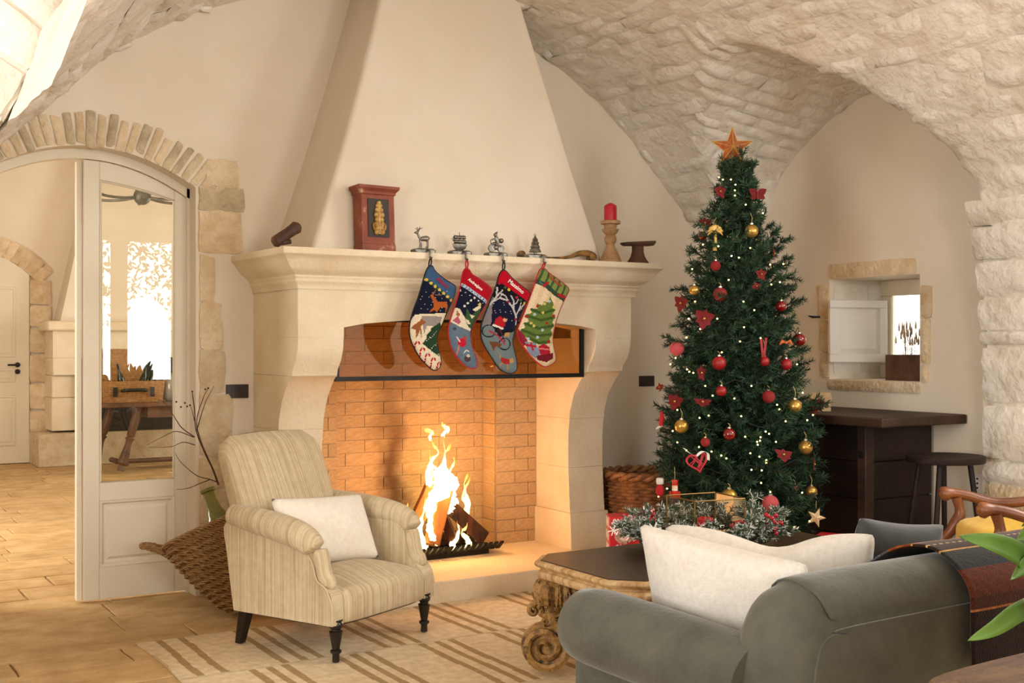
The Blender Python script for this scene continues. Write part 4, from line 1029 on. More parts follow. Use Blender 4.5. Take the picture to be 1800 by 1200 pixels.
# ------------------------------------------------------------------ coffee table with gilded carved scroll legs
M_gilt = mat('worn_gilded_wood', (84,58,30), (166,126,70), rough=.5, scale=18, bump=.008, bscale=60, spec=.4, c3=(48,32,20), mixlo=.36, mixhi=.55)
M_edge = mat('limed_gilded_moulding', (166,124,74), (214,186,140), rough=.55, scale=10, bump=.003, bscale=60, spec=.35, stretch=(1,4,1))
M_top = mat('dark_brown_tabletop', (46,32,24), (62,46,34), rough=.28, scale=5, spec=.5)
TX0, TX1, TY0, TY1, TZ, CH = 2.56, 4.0, 3.34, 4.03, .48, .105
tb = thing('coffee_table', 'eight-sided coffee table with dark top and gilded scroll-carved legs', 'table', (3.28,3.69,0.0095))
def octo(o_, z): 
    c_ = CH-.4*o_ if o_ > 0 else CH-.4*o_
    a, b, c1, d1 = TX0+o_, TX1-o_, TY0+o_, TY1-o_
    return [Vector(p) for p in ((a+c_,c1,z),(b-c_,c1,z),(b,c1+c_,z),(b,d1-c_,z),(b-c_,d1,z),(a+c_,d1,z),(a,d1-c_,z),(a,c1+c_,z))]
mb = MB(); mb.rings([octo(.06,.40),octo(.045,.40),octo(.03,.405),octo(.012,.415),octo(.006,.43),octo(.012,.441),octo(.022,.445),octo(.018,.452),octo(.004,.46),octo(-.002,.468),octo(.0,.478),octo(.02,.482)]); mb.build('moulded_edge', M_edge, tb, bevel=.0015)
mb = MB(); mb.rings([octo(.02,.46),octo(.02,.484),octo(.022,.4855)]); mb.build('tabletop', M_top, tb)
def volute(c, e, n_, r0, turns, thick, depth, dirn=1, start=0.0, nseg=52):
    """ribbon coiled into a spiral in the plane (e,z); n_ is the plane normal"""
    c, e, n_ = Vector(c), Vector(e), Vector(n_); mb = MB(); rs = []
    for i in range(nseg+1):
        t = i/nseg; a = start+dirn*turns*2*pi*t; r = r0*(1-.86*t); th = thick*(1-.5*t)
        er = e*math.cos(a)+Vector((0,0,1))*math.sin(a); p = c+er*r; dp = depth*(1-.15*t+.25*t*t)
        rs.append([p+er*th-n_*dp*.8, p+er*th*1.15, p+er*th+n_*dp*.8, p-er*th*.2+n_*dp, p-er*th+n_*dp*.85, p-er*th*.6, p-er*th-n_*dp*.85, p-er*th*.2-n_*dp])
    mb.rings(rs); return mb
def carved_leg(fx, fy, nx_, ny_):
    n_ = Vector((nx_,ny_,0)).normalized(); e = Vector((-n_.y,n_.x,0)); e = e if e.dot(Vector((CC,-CS,0))) > 0 else -e
    lg = []
    B = Vector((fx,fy,.0095))
    m1 = volute(B+Vector((0,0,.118)), e, n_, .102, 2.1, .017, .045, -1, math.radians(70))
    o = m1.build('leg', M_gilt, tb, smooth=50)
    d1 = MB(); d1.lathe([(.0,-.02),(.095,-.02),(.1,0),(.095,.02),(0,.02)],24,B+Vector((0,0,.118)),n_); d1.build('volute_core', M_gilt, o, smooth=40)
    c2 = B-e*.045+Vector((0,0,.262)); volute(c2, e, n_, .032, 1.4, .011, .03, 1, math.radians(-40), 34).build('scroll', M_gilt, o, smooth=50)
    c3 = B+e*.005+Vector((0,0,.222)); volute(c3, e, n_, .024, 1.5, .009, .032, -1, math.radians(120), 34).build('scroll', M_gilt, o, smooth=50)
    c4 = B+e*.05+Vector((0,0,.235)); volute(c4, e, n_, .026, 1.4, .010, .03, 1, math.radians(180), 34).build('scroll', M_gilt, o, smooth=50)
    mb = MB(); ps = spline([B+e*.02+Vector((0,0,.21)), B+e*.03+Vector((0,0,.27)), B+e*.045+Vector((0,0,.33)), B+e*.05+Vector((0,0,.41))],6); mb.tube(ps, [.028+.03*i/(len(ps)-1) for i in range(len(ps))], 12); mb.build('leg_shaft', M_gilt, o, smooth=50)
    for k in range(7):                     # acanthus leaves curling out under the top
        a = -1.15+2.3*k/6; sd = (e*math.sin(a)+n_*math.cos(a)).normalized(); q0 = B+e*.045+Vector((0,0,.405))
        sp = spline([q0+sd*.02, q0+sd*.07+Vector((0,0,-.012)), q0+sd*.098+Vector((0,0,-.06)), q0+sd*.088+Vector((0,0,-.105)), q0+sd*.102+Vector((0,0,-.118))],5); P = []
        tq = Vector((0,0,1)).cross(sd)
        for i, q in enumerate(sp):
            t = i/(len(sp)-1); ww = .03*math.sin(pi*min(1,.18+t*.8))*(1+.18*math.sin(i*2.4)); P.append([q-tq*ww-sd*.012, q-tq*ww*.5+sd*.004, q-sd*.006, q+tq*ww*.5+sd*.004, q+tq*ww-sd*.012])
        mb = MB(); mb.grid(P); lf = mb.build('carved_leaf', M_gilt, o, smooth=60); md = lf.modifiers.new('s','SOLIDIFY'); md.thickness = .012
carved_leg(2.625,3.945,-.62,-.78); carved_leg(2.68,3.46,-.62,-.78); carved_leg(3.88,3.93,.62,-.78); carved_leg(3.88,3.45,.62,-.78)
# ------------------------------------------------------------------ dark chest under the window, stool, carver chair
M_dark = mat('near_black_old_wood', (24,15,11), (42,28,20), rough=.6, scale=5, bump=.004, bscale=30, stretch=(1,.25,1), spec=.35)
M_dark2 = mat('dark_brown_plank', (44,28,20), (74,50,36), rough=.6, scale=5, bump=.004, bscale=30, stretch=(1,.25,1), spec=.35)
cb = thing('wooden_chest', 'tall dark old wooden chest with thick plank top under the window', 'chest', (5.33,5.0,0))
MB().box(4.94,5.64,4.2,5.75,.905,.957).build('top', M_dark2, cb, bevel=.008)
bx0, by0 = 5.06, 4.42
MB().box(bx0+.03,5.62,by0+.02,5.72,.06,.905).build('body', M_dark, cb)
for ya in (by0, 5.67): MB().box(bx0,bx0+.07,ya,ya+.06,0,.905).build('corner_post', M_dark2, cb, bevel=.004)
z = .07
for i in range(4):
    MB().box(bx0+.018,bx0+.032,by0+.062,5.668,z+.003,z+.205).build('plank', M_dark, cb, bevel=.003); MB().box(bx0+.072,5.62,by0+.004,by0+.022,z+.003,z+.205).build('plank', M_dark, cb, bevel=.003); z += .209
MB().box(bx0-.004,bx0+.02,by0+.012,by0+.048,.72,.76).build('iron_strap', M_black, cb)
st = thing('stool', 'dark half-round wooden stool with splayed legs at the end of the chest', 'stool', (5.26,4.06,0))
sz = U(1660,800,d=6.25).z
mb = MB(); rg = [Vector((5.27+.215*math.cos(a),4.06+.19*math.sin(a),sz)) for a in [2*pi*i/32 for i in range(32)]]
mb.rings([[q+Vector((0,0,-.035)) for q in rg],[q+Vector((0,0,-.03))+(q-Vector((5.27,4.06,sz)))*.02 for q in rg],[q+Vector((0,0,-.004))+(q-Vector((5.27,4.06,sz)))*.02 for q in rg],rg]); mb.build('seat', M_dark, st, smooth=40)
for sx, sy in ((-1,-.6),(.55,-.9),(.65,.7),(-.75,.8)):
    p0 = Vector((5.27+.13*sx,4.06+.11*sy,sz-.03)); p1 = Vector((5.27+.25*sx,4.06+.18*sy,0)); p1.x = min(p1.x, 5.45); MB().tube([p0,p1],[.015,.013],8).build('leg', M_dark, st, smooth=60)
MB().tube([(5.12,3.97,.28),(5.40,4.14,.28)],.01,8).build('stretcher', M_dark, st, smooth=60)
M_mahog = mat('polished_brown_wood', (98,52,26), (138,82,46), rough=.35, scale=5, spec=.5, stretch=(.4,3,1))
M_yellow = mat('yellow_upholstery', (216,172,56), (226,186,76), rough=.85, scale=20, bump=.001, bscale=200, sheen=.2)
cv = thing('carver_chair', 'brown wooden chair with scrolled arms and yellow seat at the right', 'chair', (4.70,3.20,0))
A1 = U(1655,868,d=5.5); A2 = U(1722,900,d=4.95); rt = (A1-A2); rt.z = 0; rt.normalize(); fwd = Vector((-rt.y,rt.x,0))
mid = (A1+A2)/2; CV = Vector((mid.x,mid.y,0))
for k, Af in enumerate((A1, A2)):
    z_ = .65; q = Vector((Af.x,Af.y,z_)); b = -fwd
    pts = spline([q-Vector((0,0,.012))+fwd*.012, q+b*.04, q+b*.12+Vector((0,0,-.012)), q+b*.25+Vector((0,0,-.045)), q+b*.42+Vector((0,0,-.03)), q+b*.55+Vector((0,0,.01))],6); n = len(pts)
    rr = [.012,.026,.033,.035,.034,.031,.028]+[.024]*(n-7); MB().tube(pts, rr[:n], 14).build('arm', M_mahog, cv, smooth=60)
    sp = spline([q+b*.07+Vector((0,0,-.02)), q+b*.085+Vector((0,0,-.10)), q+b*.05+Vector((0,0,-.17)), q+b*.0+Vector((0,0,-.235)), q+b*.03+Vector((0,0,-.30))],6); MB().tube(sp,[.026-.004*math.sin(i*.5) for i in range(len(sp))],12).build('arm_support', M_mahog, cv, smooth=60)
    for off in (.02,.50): MB().tube([Vector((Af.x,Af.y,.40))+b*off, Vector((Af.x,Af.y,0))+b*(off+.03*(off > .1))],[.024,.018],10).build('leg', M_mahog, cv, smooth=60)
    ba = Vector((Af.x,Af.y,.38))+b*.53; MB().tube([ba, ba+Vector((0,0,.3))+b*.02, ba+Vector((0,0,.62))+b*.10],[.022,.02,.018],10).build('back_post', M_mahog, cv, smooth=60)
top = CV+(-fwd)*.63+Vector((0,0,.98))
MB().tube([top-rt*.27, top-rt*.1+Vector((0,0,.03)), top+rt*.1+Vector((0,0,.03)), top+rt*.27],.028,10).build('crest_rail', M_mahog, cv, smooth=60)
mb = MB(); cushion_box(mb, 0, 0, .235, .25, .44, .55, .05, .05, 4.5); mb.xf(basis(CV-fwd*.27, -rt, -fwd)); mb.build('seat', M_yellow, cv, smooth=60)
mb = MB(); cushion_box(mb, 0, 0, .25, .255, .36, .44, .01, 0, 6); mb.xf(basis(CV-fwd*.27, -rt, -fwd)); mb.build('seat_rail', M_mahog, cv, smooth=40)
# ------------------------------------------------------------------ things on the mantel shelf
M_pewter = mat('antique_silver_metal', (98,94,86), (150,146,136), rough=.42, scale=30, metal=.85, bump=.002, bscale=80)
M_red = mat('red_felt', (170,18,34), (186,28,42), rough=.9, scale=40)
M_dgreen = mat('black_green_ribbon', (26,32,30), rough=.8)
SH = 1.83
def sp_(px, Y): return U(px, 430, Y=Y).x            # room x on the shelf
# painted wooden case
M_redpaint = mat('chipped_red_paint', (112,50,28), (142,70,42), rough=.6, scale=9, c3=(206,178,140), mixlo=.3, mixhi=.6, bump=.002, bscale=40)
M_bpaint = mat('dark_painted_panel', (34,28,22), (56,44,30), rough=.6, scale=14)
M_goldp = mat('worn_gold_carving', (150,104,40), (212,178,104), rough=.45, scale=26, bump=.004, bscale=60)
M_brown = mat('aged_brown_wood', (66,42,26), (104,70,44), rough=.65, scale=10, bump=.004, bscale=50, stretch=(1,1,.3))
cx = sp_(659, 5.555); rc = math.radians(4)
case = thing('painted_wooden_case', 'chipped red painted wooden case with a gilded carving on the mantel', 'case', (cx,5.555,SH), (math.radians(-3),0,rc))
MB().box(-.098,.098,-.045,.045,.0,.30).build('body', M_redpaint, case, world=False, bevel=.003)
MB().box(-.100,.100,-.048,.047,.0,.04).build('plinth', M_redpaint, case, world=False, bevel=.003)
mb = MB(); mb.rings([[Vector((sx*(.098+o),sy,z)) for sx,sy in ((-1,-.045-o),(1,-.045-o),(1,.046),(-1,.046))] for o,z in ((.0,.295),(.006,.30),(.008,.312),(.022,.328),(.024,.342),(.0,.346))]); mb.build('cornice', M_redpaint, case, world=False)
MB().box(-.062,.062,-.050,-.044,.075,.275).build('niche_panel', M_bpaint, case, world=False)
mb = MB()
for z, w_ in ((.10,.030),(.12,.024),(.14,.032),(.165,.026),(.19,.030),(.215,.022),(.238,.016),(.254,.008)):
    for s_ in (-1,1): mb.ball((s_*w_*.55,-.054,z), .0145*(.5+w_*16), 10, 7, 1.1)
mb.tube([(0,-.054,.09),(0,-.056,.26)],.009,8)
for s_ in (-1,1): mb.tube(spline([(0,-.056,.10),(s_*.03,-.056,.115),(s_*.034,-.056,.14),(s_*.016,-.056,.138)],5),.006,6)
mb.build('carving', M_goldp, case, world=False, smooth=60)
# small carved wooden piece at the left end
pa, pb = U(480,428,Y=5.60), U(526,396,Y=5.60)
wp = thing('carved_wooden_piece', 'small dark carved wooden block lying at the left end of the mantel', 'carving', ((pa.x+pb.x)/2,5.6,SH))
mb = MB(); rs = []
for t, hw, hh in ((0,.012,.018),(.08,.034,.030),(.3,.036,.030),(.55,.030,.028),(.75,.030,.030),(.9,.034,.034),(1,.020,.018)):
    c = lerp(pa,pb,t); ax = (pb-pa).normalized(); up = Vector((-ax.z,0,ax.x)); rs.append([c+Vector((0,1,0))*hw*math.cos(a)+up*hh*math.sin(a) for a in [2*pi*i/12 for i in range(12)]])
mb.rings(rs); mb.build('body', M_brown, wp, smooth=50)
lo_ = pa+Vector((.012,0,0)); mb = MB(); mb.tube([lo_+Vector((.0,-.01,-.0)), lerp(pa,pb,.45)+Vector((.028,-.005,-.03))],[.014,.012],8); mb.build('ridge', M_brown, wp, smooth=50)
# carved gilt scroll lying on the shelf
gs = thing('gilded_scroll', 'long dark gilded carved scroll lying on the mantel behind the tree stocking holder', 'carving', (sp_(980,5.55),5.55,SH))
def q_(px, z): return Vector((sp_(px,5.55),5.55,SH+z))
M_dgilt = mat('dark_gilt_wood', (70,48,24), (150,108,50), rough=.5, scale=22, bump=.003, bscale=60, c3=(196,156,84), mixlo=.35, mixhi=.6)
pts = spline([q_(918,.017),q_(935,.013),q_(960,.012),q_(985,.016),q_(1003,.028),q_(1020,.05),q_(1035,.05),q_(1044,.032),q_(1040,.020),q_(1032,.024)],6); n = len(pts)
mb = MB(); mb.tube(pts, [.010+.010*math.sin(pi*min(1,max(0,(i/n-.45)/.5)))**.7 if i/n > .45 else .009 for i in range(n)], 10); mb.build('stem', M_dgilt, gs, smooth=50)
mb = MB(); mb.lathe([(.004,-.022),(.022,-.018),(.024,0),(.022,.018),(.004,.022)],16,q_(916,.025),(.2,1,0)); mb.build('volute', M_dgilt, gs, smooth=50)
mb = MB(); mb.lathe([(.004,-.026),(.02,-.022),(.024,0),(.02,.022),(.004,.026)],16,q_(1040,.026),(.2,1,0)); mb.build('volute', M_dgilt, gs, smooth=50)
# candle on turned candlestick
M_stick = mat('limed_turned_wood', (136,98,62), (178,140,98), rough=.6, scale=14, bump=.002, bscale=50)
cX = sp_(1073,5.52); cd = thing('candlestick', 'turned limed wood candlestick near the right end of the mantel', 'candlestick', (cX,5.52,SH))
k = .0034
pr = [(19,0),(19,5),(17,7),(17,9),(13,18),(8,27),(7,32),(10,36),(11,42),(9,47),(8,48),(13,53),(15,58),(10,59),(11,62),(11,66),(17,67),(17.5,72),(16,73)]
MB().lathe([(r*k,z*k) for r,z in pr],26,(cX,5.52,SH)).build('stick', M_stick, cd, smooth=35)
M_wax = mat('red_wax', (176,14,34), (186,22,42), rough=.35, scale=5, sss=.1)
cn = thing('candle', 'thick red pillar candle on the wooden candlestick', 'candle', (cX,5.52,SH+73*k))
MB().lathe([(10,0),(11,1),(11,24),(10,26),(4,30),(1,31)] and [(r*k,z*k+SH+73*k) for r,z in ((10,0),(11,1),(11,24),(10.3,26),(4,30),(1,31))],24,(cX,5.52,0)).build('wax', M_wax, cn, smooth=40)
MB().tube([(cX,5.52,SH+104*k),(cX+.002,5.52,SH+110*k)],.0016,6).build('wick', M_linen, cn)
# wooden stand with oblong top
pX = sp_(1121,5.52); pd = thing('wooden_pedestal', 'small dark wooden stand with a wide tilted top at the right end of the mantel', 'stand', (pX,5.52,SH))
mb = MB(); mb.rings([[Vector((pX+sx*w_*k,5.52+sy*w_*k*.8,SH+z*k)) for sx,sy in ((-1,-1),(1,-1),(1,1),(-1,1))] for w_,z in ((15.5,0),(15.5,3),(12.5,8),(10,14),(8.5,22),(8.5,33))]); mb.build('foot', M_brown, pd, bevel=.004)
mb = MB(); mb.rings([[Vector((pX+x*k,5.52+y*k,SH+z*k)) for x,y,z in rr] for rr in ([(-26,-9,31),(29,-9,33),(29,9,33),(-26,9,31)],[(-30,-12,34),(32,-12,38),(32,12,38),(-30,12,34)],[(-30,-12,37),(32,-12,42),(32,12,42),(-30,12,37)])]); mb.build('top', M_brown, pd, bevel=.003)
# ------------------------------------------------------------------ stocking holders
def holder(px, label, hookpx):
    X = sp_(px, 5.45); t = thing('stocking_holder', label, 'stocking holder', (X,5.455,SH), group='silver stocking holders on the mantel')
    mb = MB(); mb.rings([sell(X,5.458,.062,.034,SH+.0005,28,8), sell(X,5.458,.062,.034,SH+.016,28,8), sell(X,5.458,.050,.026,SH+.023,28,8)]); mb.build('base', M_pewter, t, smooth=40)
    hx = sp_(hookpx, 5.41); 
    mb = MB(); mb.tube(spline([(hx,5.44,SH+.014),(hx,5.412,SH+.014),(hx,5.404,SH-.004),(hx,5.404,SH-.022),(hx,5.396,SH-.032),(hx,5.388,SH-.026)],5),.0065,8); mb.build('hook', M_pewter, t, smooth=60)
    return t, X, Vector((hx,5.394,SH-.030))
# reindeer
t, X, hk1 = holder(745, 'silver stocking holder topped by a reindeer', 755); z0 = SH+.023
def P_(dx, dz, dy=0): return Vector((X+dx*.0034,5.458+dy*.0034,z0+dz*.0034))
mb = MB(); mb.tube(spline([P_(9,15),P_(5,16),P_(-1,15.5),P_(-5,15),P_(-8,20),P_(-10,24)],4),[.009,.0135,.015,.0155,.0155,.015,.0145,.014,.013,.012,.011,.009,.006,.006,.006,.006,.006,.006,.006,.006,.006][:21],10); mb.tube([P_(-9,24),P_(-12,25),P_(-15,24)],[.008,.0075,.004],8); mb.tube([P_(9,15),P_(11,18)],[.006,.003],6)
mb.build('reindeer_body', M_pewter, t, smooth=60)
for dx, dy, bx_ in ((-6,-2,-8),(-5,2,-2),(7,-2,4),(8,2,9)): MB().tube([P_(dx,13,dy),P_((dx+bx_)/2+1,7,dy),P_(bx_,0,dy)],[.006,.0042,.0036],7).build('reindeer_leg', M_pewter, t, smooth=60)
for sy in (-1,1):
    mb = MB(); mb.tube([P_(-9,26,sy),P_(-7,30,3*sy),P_(-8,33,4*sy)],.0022,6); mb.tube([P_(-7,30,3*sy),P_(-3,32,4*sy)],.002,6); mb.tube([P_(-8.5,28,2*sy),P_(-12,32,3*sy)],.002,6); mb.build('antler', M_pewter, t)
# ship
t, X, hk2 = holder(809, 'silver stocking holder topped by a sailing ship', 818)
rs = [[P_(x,z+abs(x)*.12*(.3 if z < 4 else 1),y) for x,y in ((-13*w_,0),(-6*w_,-4*w_),(6*w_,-4.5*w_),(12*w_,-3*w_),(12*w_,3*w_),(6*w_,4.5*w_),(-6*w_,4*w_))] for z,w_ in ((0,.45),(3,.8),(7,1.0),(9,1.0))]
mb = MB(); mb.rings(rs); mb.build('hull', M_pewter, t, smooth=40)
for x, h in ((-7,24),(0,29),(7,25)):
    mb = MB(); mb.tube([P_(x,7),P_(x,h)],.0018,6); mb.build('mast', M_pewter, t)
    for z, w_ in ((11,5),(18,4)):
        mb = MB(); mb.grid([[P_(x+u*w_*.8,z+v*5.5,-2.2*(1-(v*2-1)**2)-.4*u*u) for u in (-1,-.5,0,.5,1)] for v in (0,.33,.66,1)]); o = mb.build('sail', M_pewter, t, smooth=179); md = o.modifiers.new('s','SOLIDIFY'); md.thickness = .002
mb = MB(); mb.grid([[P_(-9,12),P_(-14,17)],[P_(-9,24),P_(-15,18)]]); o = mb.build('sail', M_pewter, t); md = o.modifiers.new('s','SOLIDIFY'); md.thickness = .002
# motorcycle rider
t, X, hk3 = holder(873, 'silver stocking holder topped by a little motorcycle rider', 883)
for dx in (-8,9):
    mb = MB(); c = P_(dx,6.5); mb.lathe([(.014,-.004),(.021,-.005),(.022,0),(.021,.005),(.014,.004)],20,c,(0,1,0)); mb.lathe([(.0,-.002),(.014,-.002),(.014,.002),(0,.002)],16,c,(0,1,0)); mb.build('wheel', M_pewter, t, smooth=40)
mb = MB(); mb.tube([P_(-9,12),P_(-4,14),P_(3,12),P_(9,9)],[.006,.010,.010,.005],8); mb.tube([P_(-8,8),P_(-10,19),P_(-7,21)],.0025,6); mb.ball(P_(0,8),.016,10,8); mb.build('motorcycle', M_pewter, t, smooth=60)
mb = MB(); mb.tube([P_(4,14),P_(2,20),P_(0,25)],[.013,.014,.010],10); mb.ball(P_(-1,28),.011,10,8); mb.tube([P_(1,23),P_(-5,21),P_(-8,20)],[.006,.005,.004],7); mb.tube([P_(0,30),P_(3,33)],[.008,.003],7); mb.ball(P_(10,19),.014,10,8); mb.build('rider', M_pewter, t, smooth=60)
# fir tree
t, X, hk4 = holder(942, 'silver stocking holder topped by a fir tree', 955)
mb = MB(); mb.lathe([(r*.0034,z0+z*.0034) for r,z in ((2.5,0),(2.5,3),(10.5,3.5),(10,5),(6.5,11),(8.5,11.2),(8,12.5),(5,17),(7,17.2),(6.5,18.5),(3.8,23),(5.2,23.2),(4.6,24.5),(1.4,29),(.6,30.5))],16,(X,5.458,0)); mb.build('fir', M_pewter, t, smooth=30)
mb = MB(); mb.prism([P_(0+ (3.6 if i % 2 == 0 else 1.5)*math.sin(pi*i/5), 31+(3.6 if i % 2 == 0 else 1.5)*math.cos(pi*i/5), -.6) for i in range(10)],(0,.004,0)); mb.build('star', M_pewter, t)
# ------------------------------------------------------------------ four needlepoint stockings
M_needle = mat('needlepoint_wool', None, (205,200,196), attr='col', rough=.95, scale=160, bump=.002, bscale=260, spec=.05, sheen=.15)
def pip(x, y, P):
    r = False; n = len(P); j = n-1
    for i in range(n):
        xi, yi = P[i]; xj, yj = P[j]
        if (yi > y) != (yj > y) and x < (xj-xi)*(y-yi)/(yj-yi)+xi: r = not r
        j = i
    return r
def segd(x, y, a, b):
    dx, dy = b[0]-a[0], b[1]-a[1]; L2 = dx*dx+dy*dy; t = 0 if L2 == 0 else max(0, min(1, ((x-a[0])*dx+(y-a[1])*dy)/L2))
    return math.hypot(x-a[0]-t*dx, y-a[1]-t*dy)
def paint(ops, x, y, c):
    for op in ops:
        k = op[0]
        if k == 'p':
            if op[3] <= x <= op[4] and op[5] <= y <= op[6] and pip(x, y, op[1]): c = op[2]
        elif k == 'd':
            if (x-op[1])**2+(y-op[2])**2 <= op[3]**2: c = op[4]
        elif k == 'r':
            if abs(math.hypot(x-op[1], y-op[2])-op[3]) <= op[4]: c = op[5]
        elif k == 'l':
            P = op[1]
            if op[4] <= x <= op[5] and op[6] <= y <= op[7] and min(segd(x,y,a,b) for a,b in zip(P,P[1:])) <= op[2]: c = op[3]
        elif k == 'f':
            r = op[1](x, y)
            if r: c = r
    return c
def pp_(pts, c): xs = [p[0] for p in pts]; ys = [p[1] for p in pts]; return ('p', pts, c, min(xs), max(xs), min(ys), max(ys))
def ll_(pts, w_, c): xs = [p[0] for p in pts]; ys = [p[1] for p in pts]; return ('l', pts, w_, c, min(xs)-w_, max(xs)+w_, min(ys)-w_, max(ys)+w_)
def stocking(outline, ops, base, hk, trim_m, loop_m, label, text, tcol, tpos, tang, tsize):
    YS = 5.392
    def wpt(x, y, dy=0): q = U(700+x/4, 380+y/4, Y=YS); q.y += dy; return q
    cen = wpt(sum(p[0] for p in outline)/len(outline), sum(p[1] for p in outline)/len(outline))
    t = thing('christmas_stocking', label, 'stocking', (hk.x, YS, hk.z), group='needlepoint stockings hanging from the mantel')
    sm = [(q.x,q.y) for q in spline([(p[0],p[1],0) for p in outline], 3, True)]
    xs = [p[0] for p in sm]; ys = [p[1] for p in sm]; st = 5.0
    nx_, ny_ = int((max(xs)-min(xs))/st)+2, int((max(ys)-min(ys))/st)+2; X0, Y0 = min(xs)-1, min(ys)-1
    vid = {}; mb = MB(); cols = []; V = []; Fc = []
    edges = list(zip(sm, sm[1:]+sm[:1]))
    def vert(i, j):
        if (i,j) not in vid:
            x, y = X0+i*st, Y0+j*st; best = 1e9; bp = None
            d = min(segd(x,y,a,b) for a,b in edges)
            if not pip(x,y,sm): d = 0
            th_ = .020*math.sqrt(max(0, 1-(1-min(1, d/60))**2))
            vid[(i,j)] = len(V); V.append(wpt(x, y, -th_))
        return vid[(i,j)]
    for j in range(ny_):
        for i in range(nx_):
            x, y = X0+(i+.5)*st, Y0+(j+.5)*st
            if pip(x, y, sm): Fc.append((vert(i,j),vert(i+1,j),vert(i+1,j+1),vert(i,j+1))); cols.append(lin(paint(ops, x, y, base)))
    mb.add(V, Fc); o = mb.build('needlepoint_front', M_needle, t, smooth=179); setcol(o, 'col', cols)
    mb = MB(); mb.rings([[wpt(x,y,.0) for x,y in sm],[wpt(cen_x+(x-cen_x)*.9,cen_y+(y-cen_y)*.95,.014) for x,y in sm]] if False else [[wpt(x,y,.0) for x,y in sm],[wpt(x,y,.006) for x,y in sm]], True, False, True); mb.build('velvet_back', trim_m, t, smooth=60)
    mb = MB(); mb.tube([wpt(x,y,-.001) for x,y in sm+sm[:1]],.0042,6); mb.build('piping', trim_m, t, smooth=60)
    tp = wpt(*outline[0], -.004); mb = MB()
    for s_ in (-1,1):
        mb.tube(spline([hk+Vector((0,0,.004)), lerp(hk,tp,.5)+Vector((s_*.007,-.002,0)), tp+Vector((s_*.002,0,-.012))],5),.004,6)
    mb.build('loop', loop_m, t, smooth=60)
    if text:
        cu = bpy.data.curves.new('lettering','FONT'); cu.body = text; cu.size = tsize; cu.align_x = 'CENTER'; cu.align_y = 'CENTER'; cu.extrude = .0006; cu.resolution_u = 3; cu.offset = .0006; cu.shear = .12
        tmp = bpy.data.objects.new('lettering', cu); COL.objects.link(tmp); dg = bpy.context.evaluated_depsgraph_get(); me = bpy.data.meshes.new_from_object(tmp.evaluated_get(dg)); bpy.data.objects.remove(tmp)
        me.materials.clear(); me.materials.append(mat('stitched_lettering', tcol, rough=.95)); c = wpt(*tpos, -.023)
        ux = (wpt(tpos[0]+math.cos(tang)*10, tpos[1]+math.sin(tang)*10)-wpt(*tpos)).normalized(); m = basis(c, ux, Vector((0,0,1))); me.transform(m)
        link('lettering', me, t)
    return t
wht, crm = (226,220,208), (226,212,184)
navy = (26,30,50)
S1 = [(215,352),(240,352),(258,385),(320,440),(385,480),(400,500),(395,545),(370,610),(335,690),(300,770),(275,830),(268,880),(285,950),(298,1000),(295,1050),(270,1078),(240,1078),(200,1045),(150,990),(110,920),(85,860),(78,800),(85,735),(110,650),(140,570),(170,470),(190,400)]
o1 = [pp_([(170,300),(420,440),(420,600),(368,590),(180,430)],(62,92,128)), ll_([(180,437),(368,592)],9,(44,84,52))]
for i in range(7): o1.append(('d',190+i*29,446+i*24,11,(214,184,92)))
for i in range(26): o1.append(('d',140+((i*67) % 190),460+((i*41) % 210),3.2,wht))
o1 += [pp_([(70,760),(110,690),(330,680),(300,780),(270,860),(310,1100),(60,1100)],crm), pp_([(150,700),(300,705),(280,770),(190,770),(170,830)],(150,140,136)),
       pp_([(235,605),(215,560),(205,566),(225,545),(250,580),(265,600),(330,600),(338,640),(325,680),(318,640),(285,640),(260,675),(240,660),(200,680),(235,640)],(176,92,40)), ll_([(235,548),(250,520)],3,(160,110,70)), ll_([(250,552),(290,555)],3,(160,110,70)),
       pp_([(285,745),(300,775),(272,830),(270,880),(285,960),(280,985),(225,950),(158,895),(185,860),(190,830),(215,805),(220,785)],(40,66,44)),
       pp_([(95,770),(140,735),(150,720),(185,745),(165,760),(150,770),(140,800),(125,840),(110,820),(115,800),(85,790)],(150,92,50)), ll_([(125,800),(115,850)],4,(150,92,50)), ll_([(145,790),(150,845)],4,(150,92,50))]
for i in range(20): o1.append(('d',180+((i*37) % 100),800+((i*53) % 170),3.2,wht))
for x, y in ((115,890),(150,935),(185,975),(225,1005),(268,1035)):
    o1 += [ll_([(x-4,y+60),(x-2,y+5),(x+8,y-10),(x+20,y-4),(x+22,y+8)],6,(176,30,40)), ('d',x-3,y+18,3.5,wht), ('d',x-4,y+40,3.5,wht), ('d',x+10,y-8,3.5,wht)]
stocking(S1, o1, navy, hk1, mat('black_piping',(24,24,26),rough=.9), M_dgreen, 'leftmost stocking, navy with a reindeer and a plain blue cuff', 'Allison', (150,40,62), (297,468), math.radians(38), .030)
S2 = [(478,365),(500,380),(520,410),(570,440),(630,485),(655,515),(650,550),(620,605),(590,660),(545,730),(515,800),(508,860),(520,930),(545,990),(553,1040),(545,1065),(515,1070),(470,1050),(420,1000),(380,940),(358,870),(352,800),(365,730),(395,640),(420,560),(440,470),(455,395)]
slate = (98,116,132)
o2 = [pp_([(420,470),(640,600),(600,700),(500,860),(380,640)],navy), pp_([(390,640),(420,650),(470,740),(505,800),(480,815),(360,740)],crm), pp_([(340,740),(500,810),(520,1100),(330,1100)],slate),
      pp_([(400,300),(680,470),(660,560),(622,602),(440,468)],(170,20,38)), ll_([(440,480),(616,606)],10,(176,190,208))]
for i in range(9): o2.append(('d',448+i*19.5,486+i*14,5,(62,84,120)))
for i in range(14): o2.append(('d',430+((i*61) % 160),520+((i*37) % 130),4.5 if i % 3 else 8,wht))
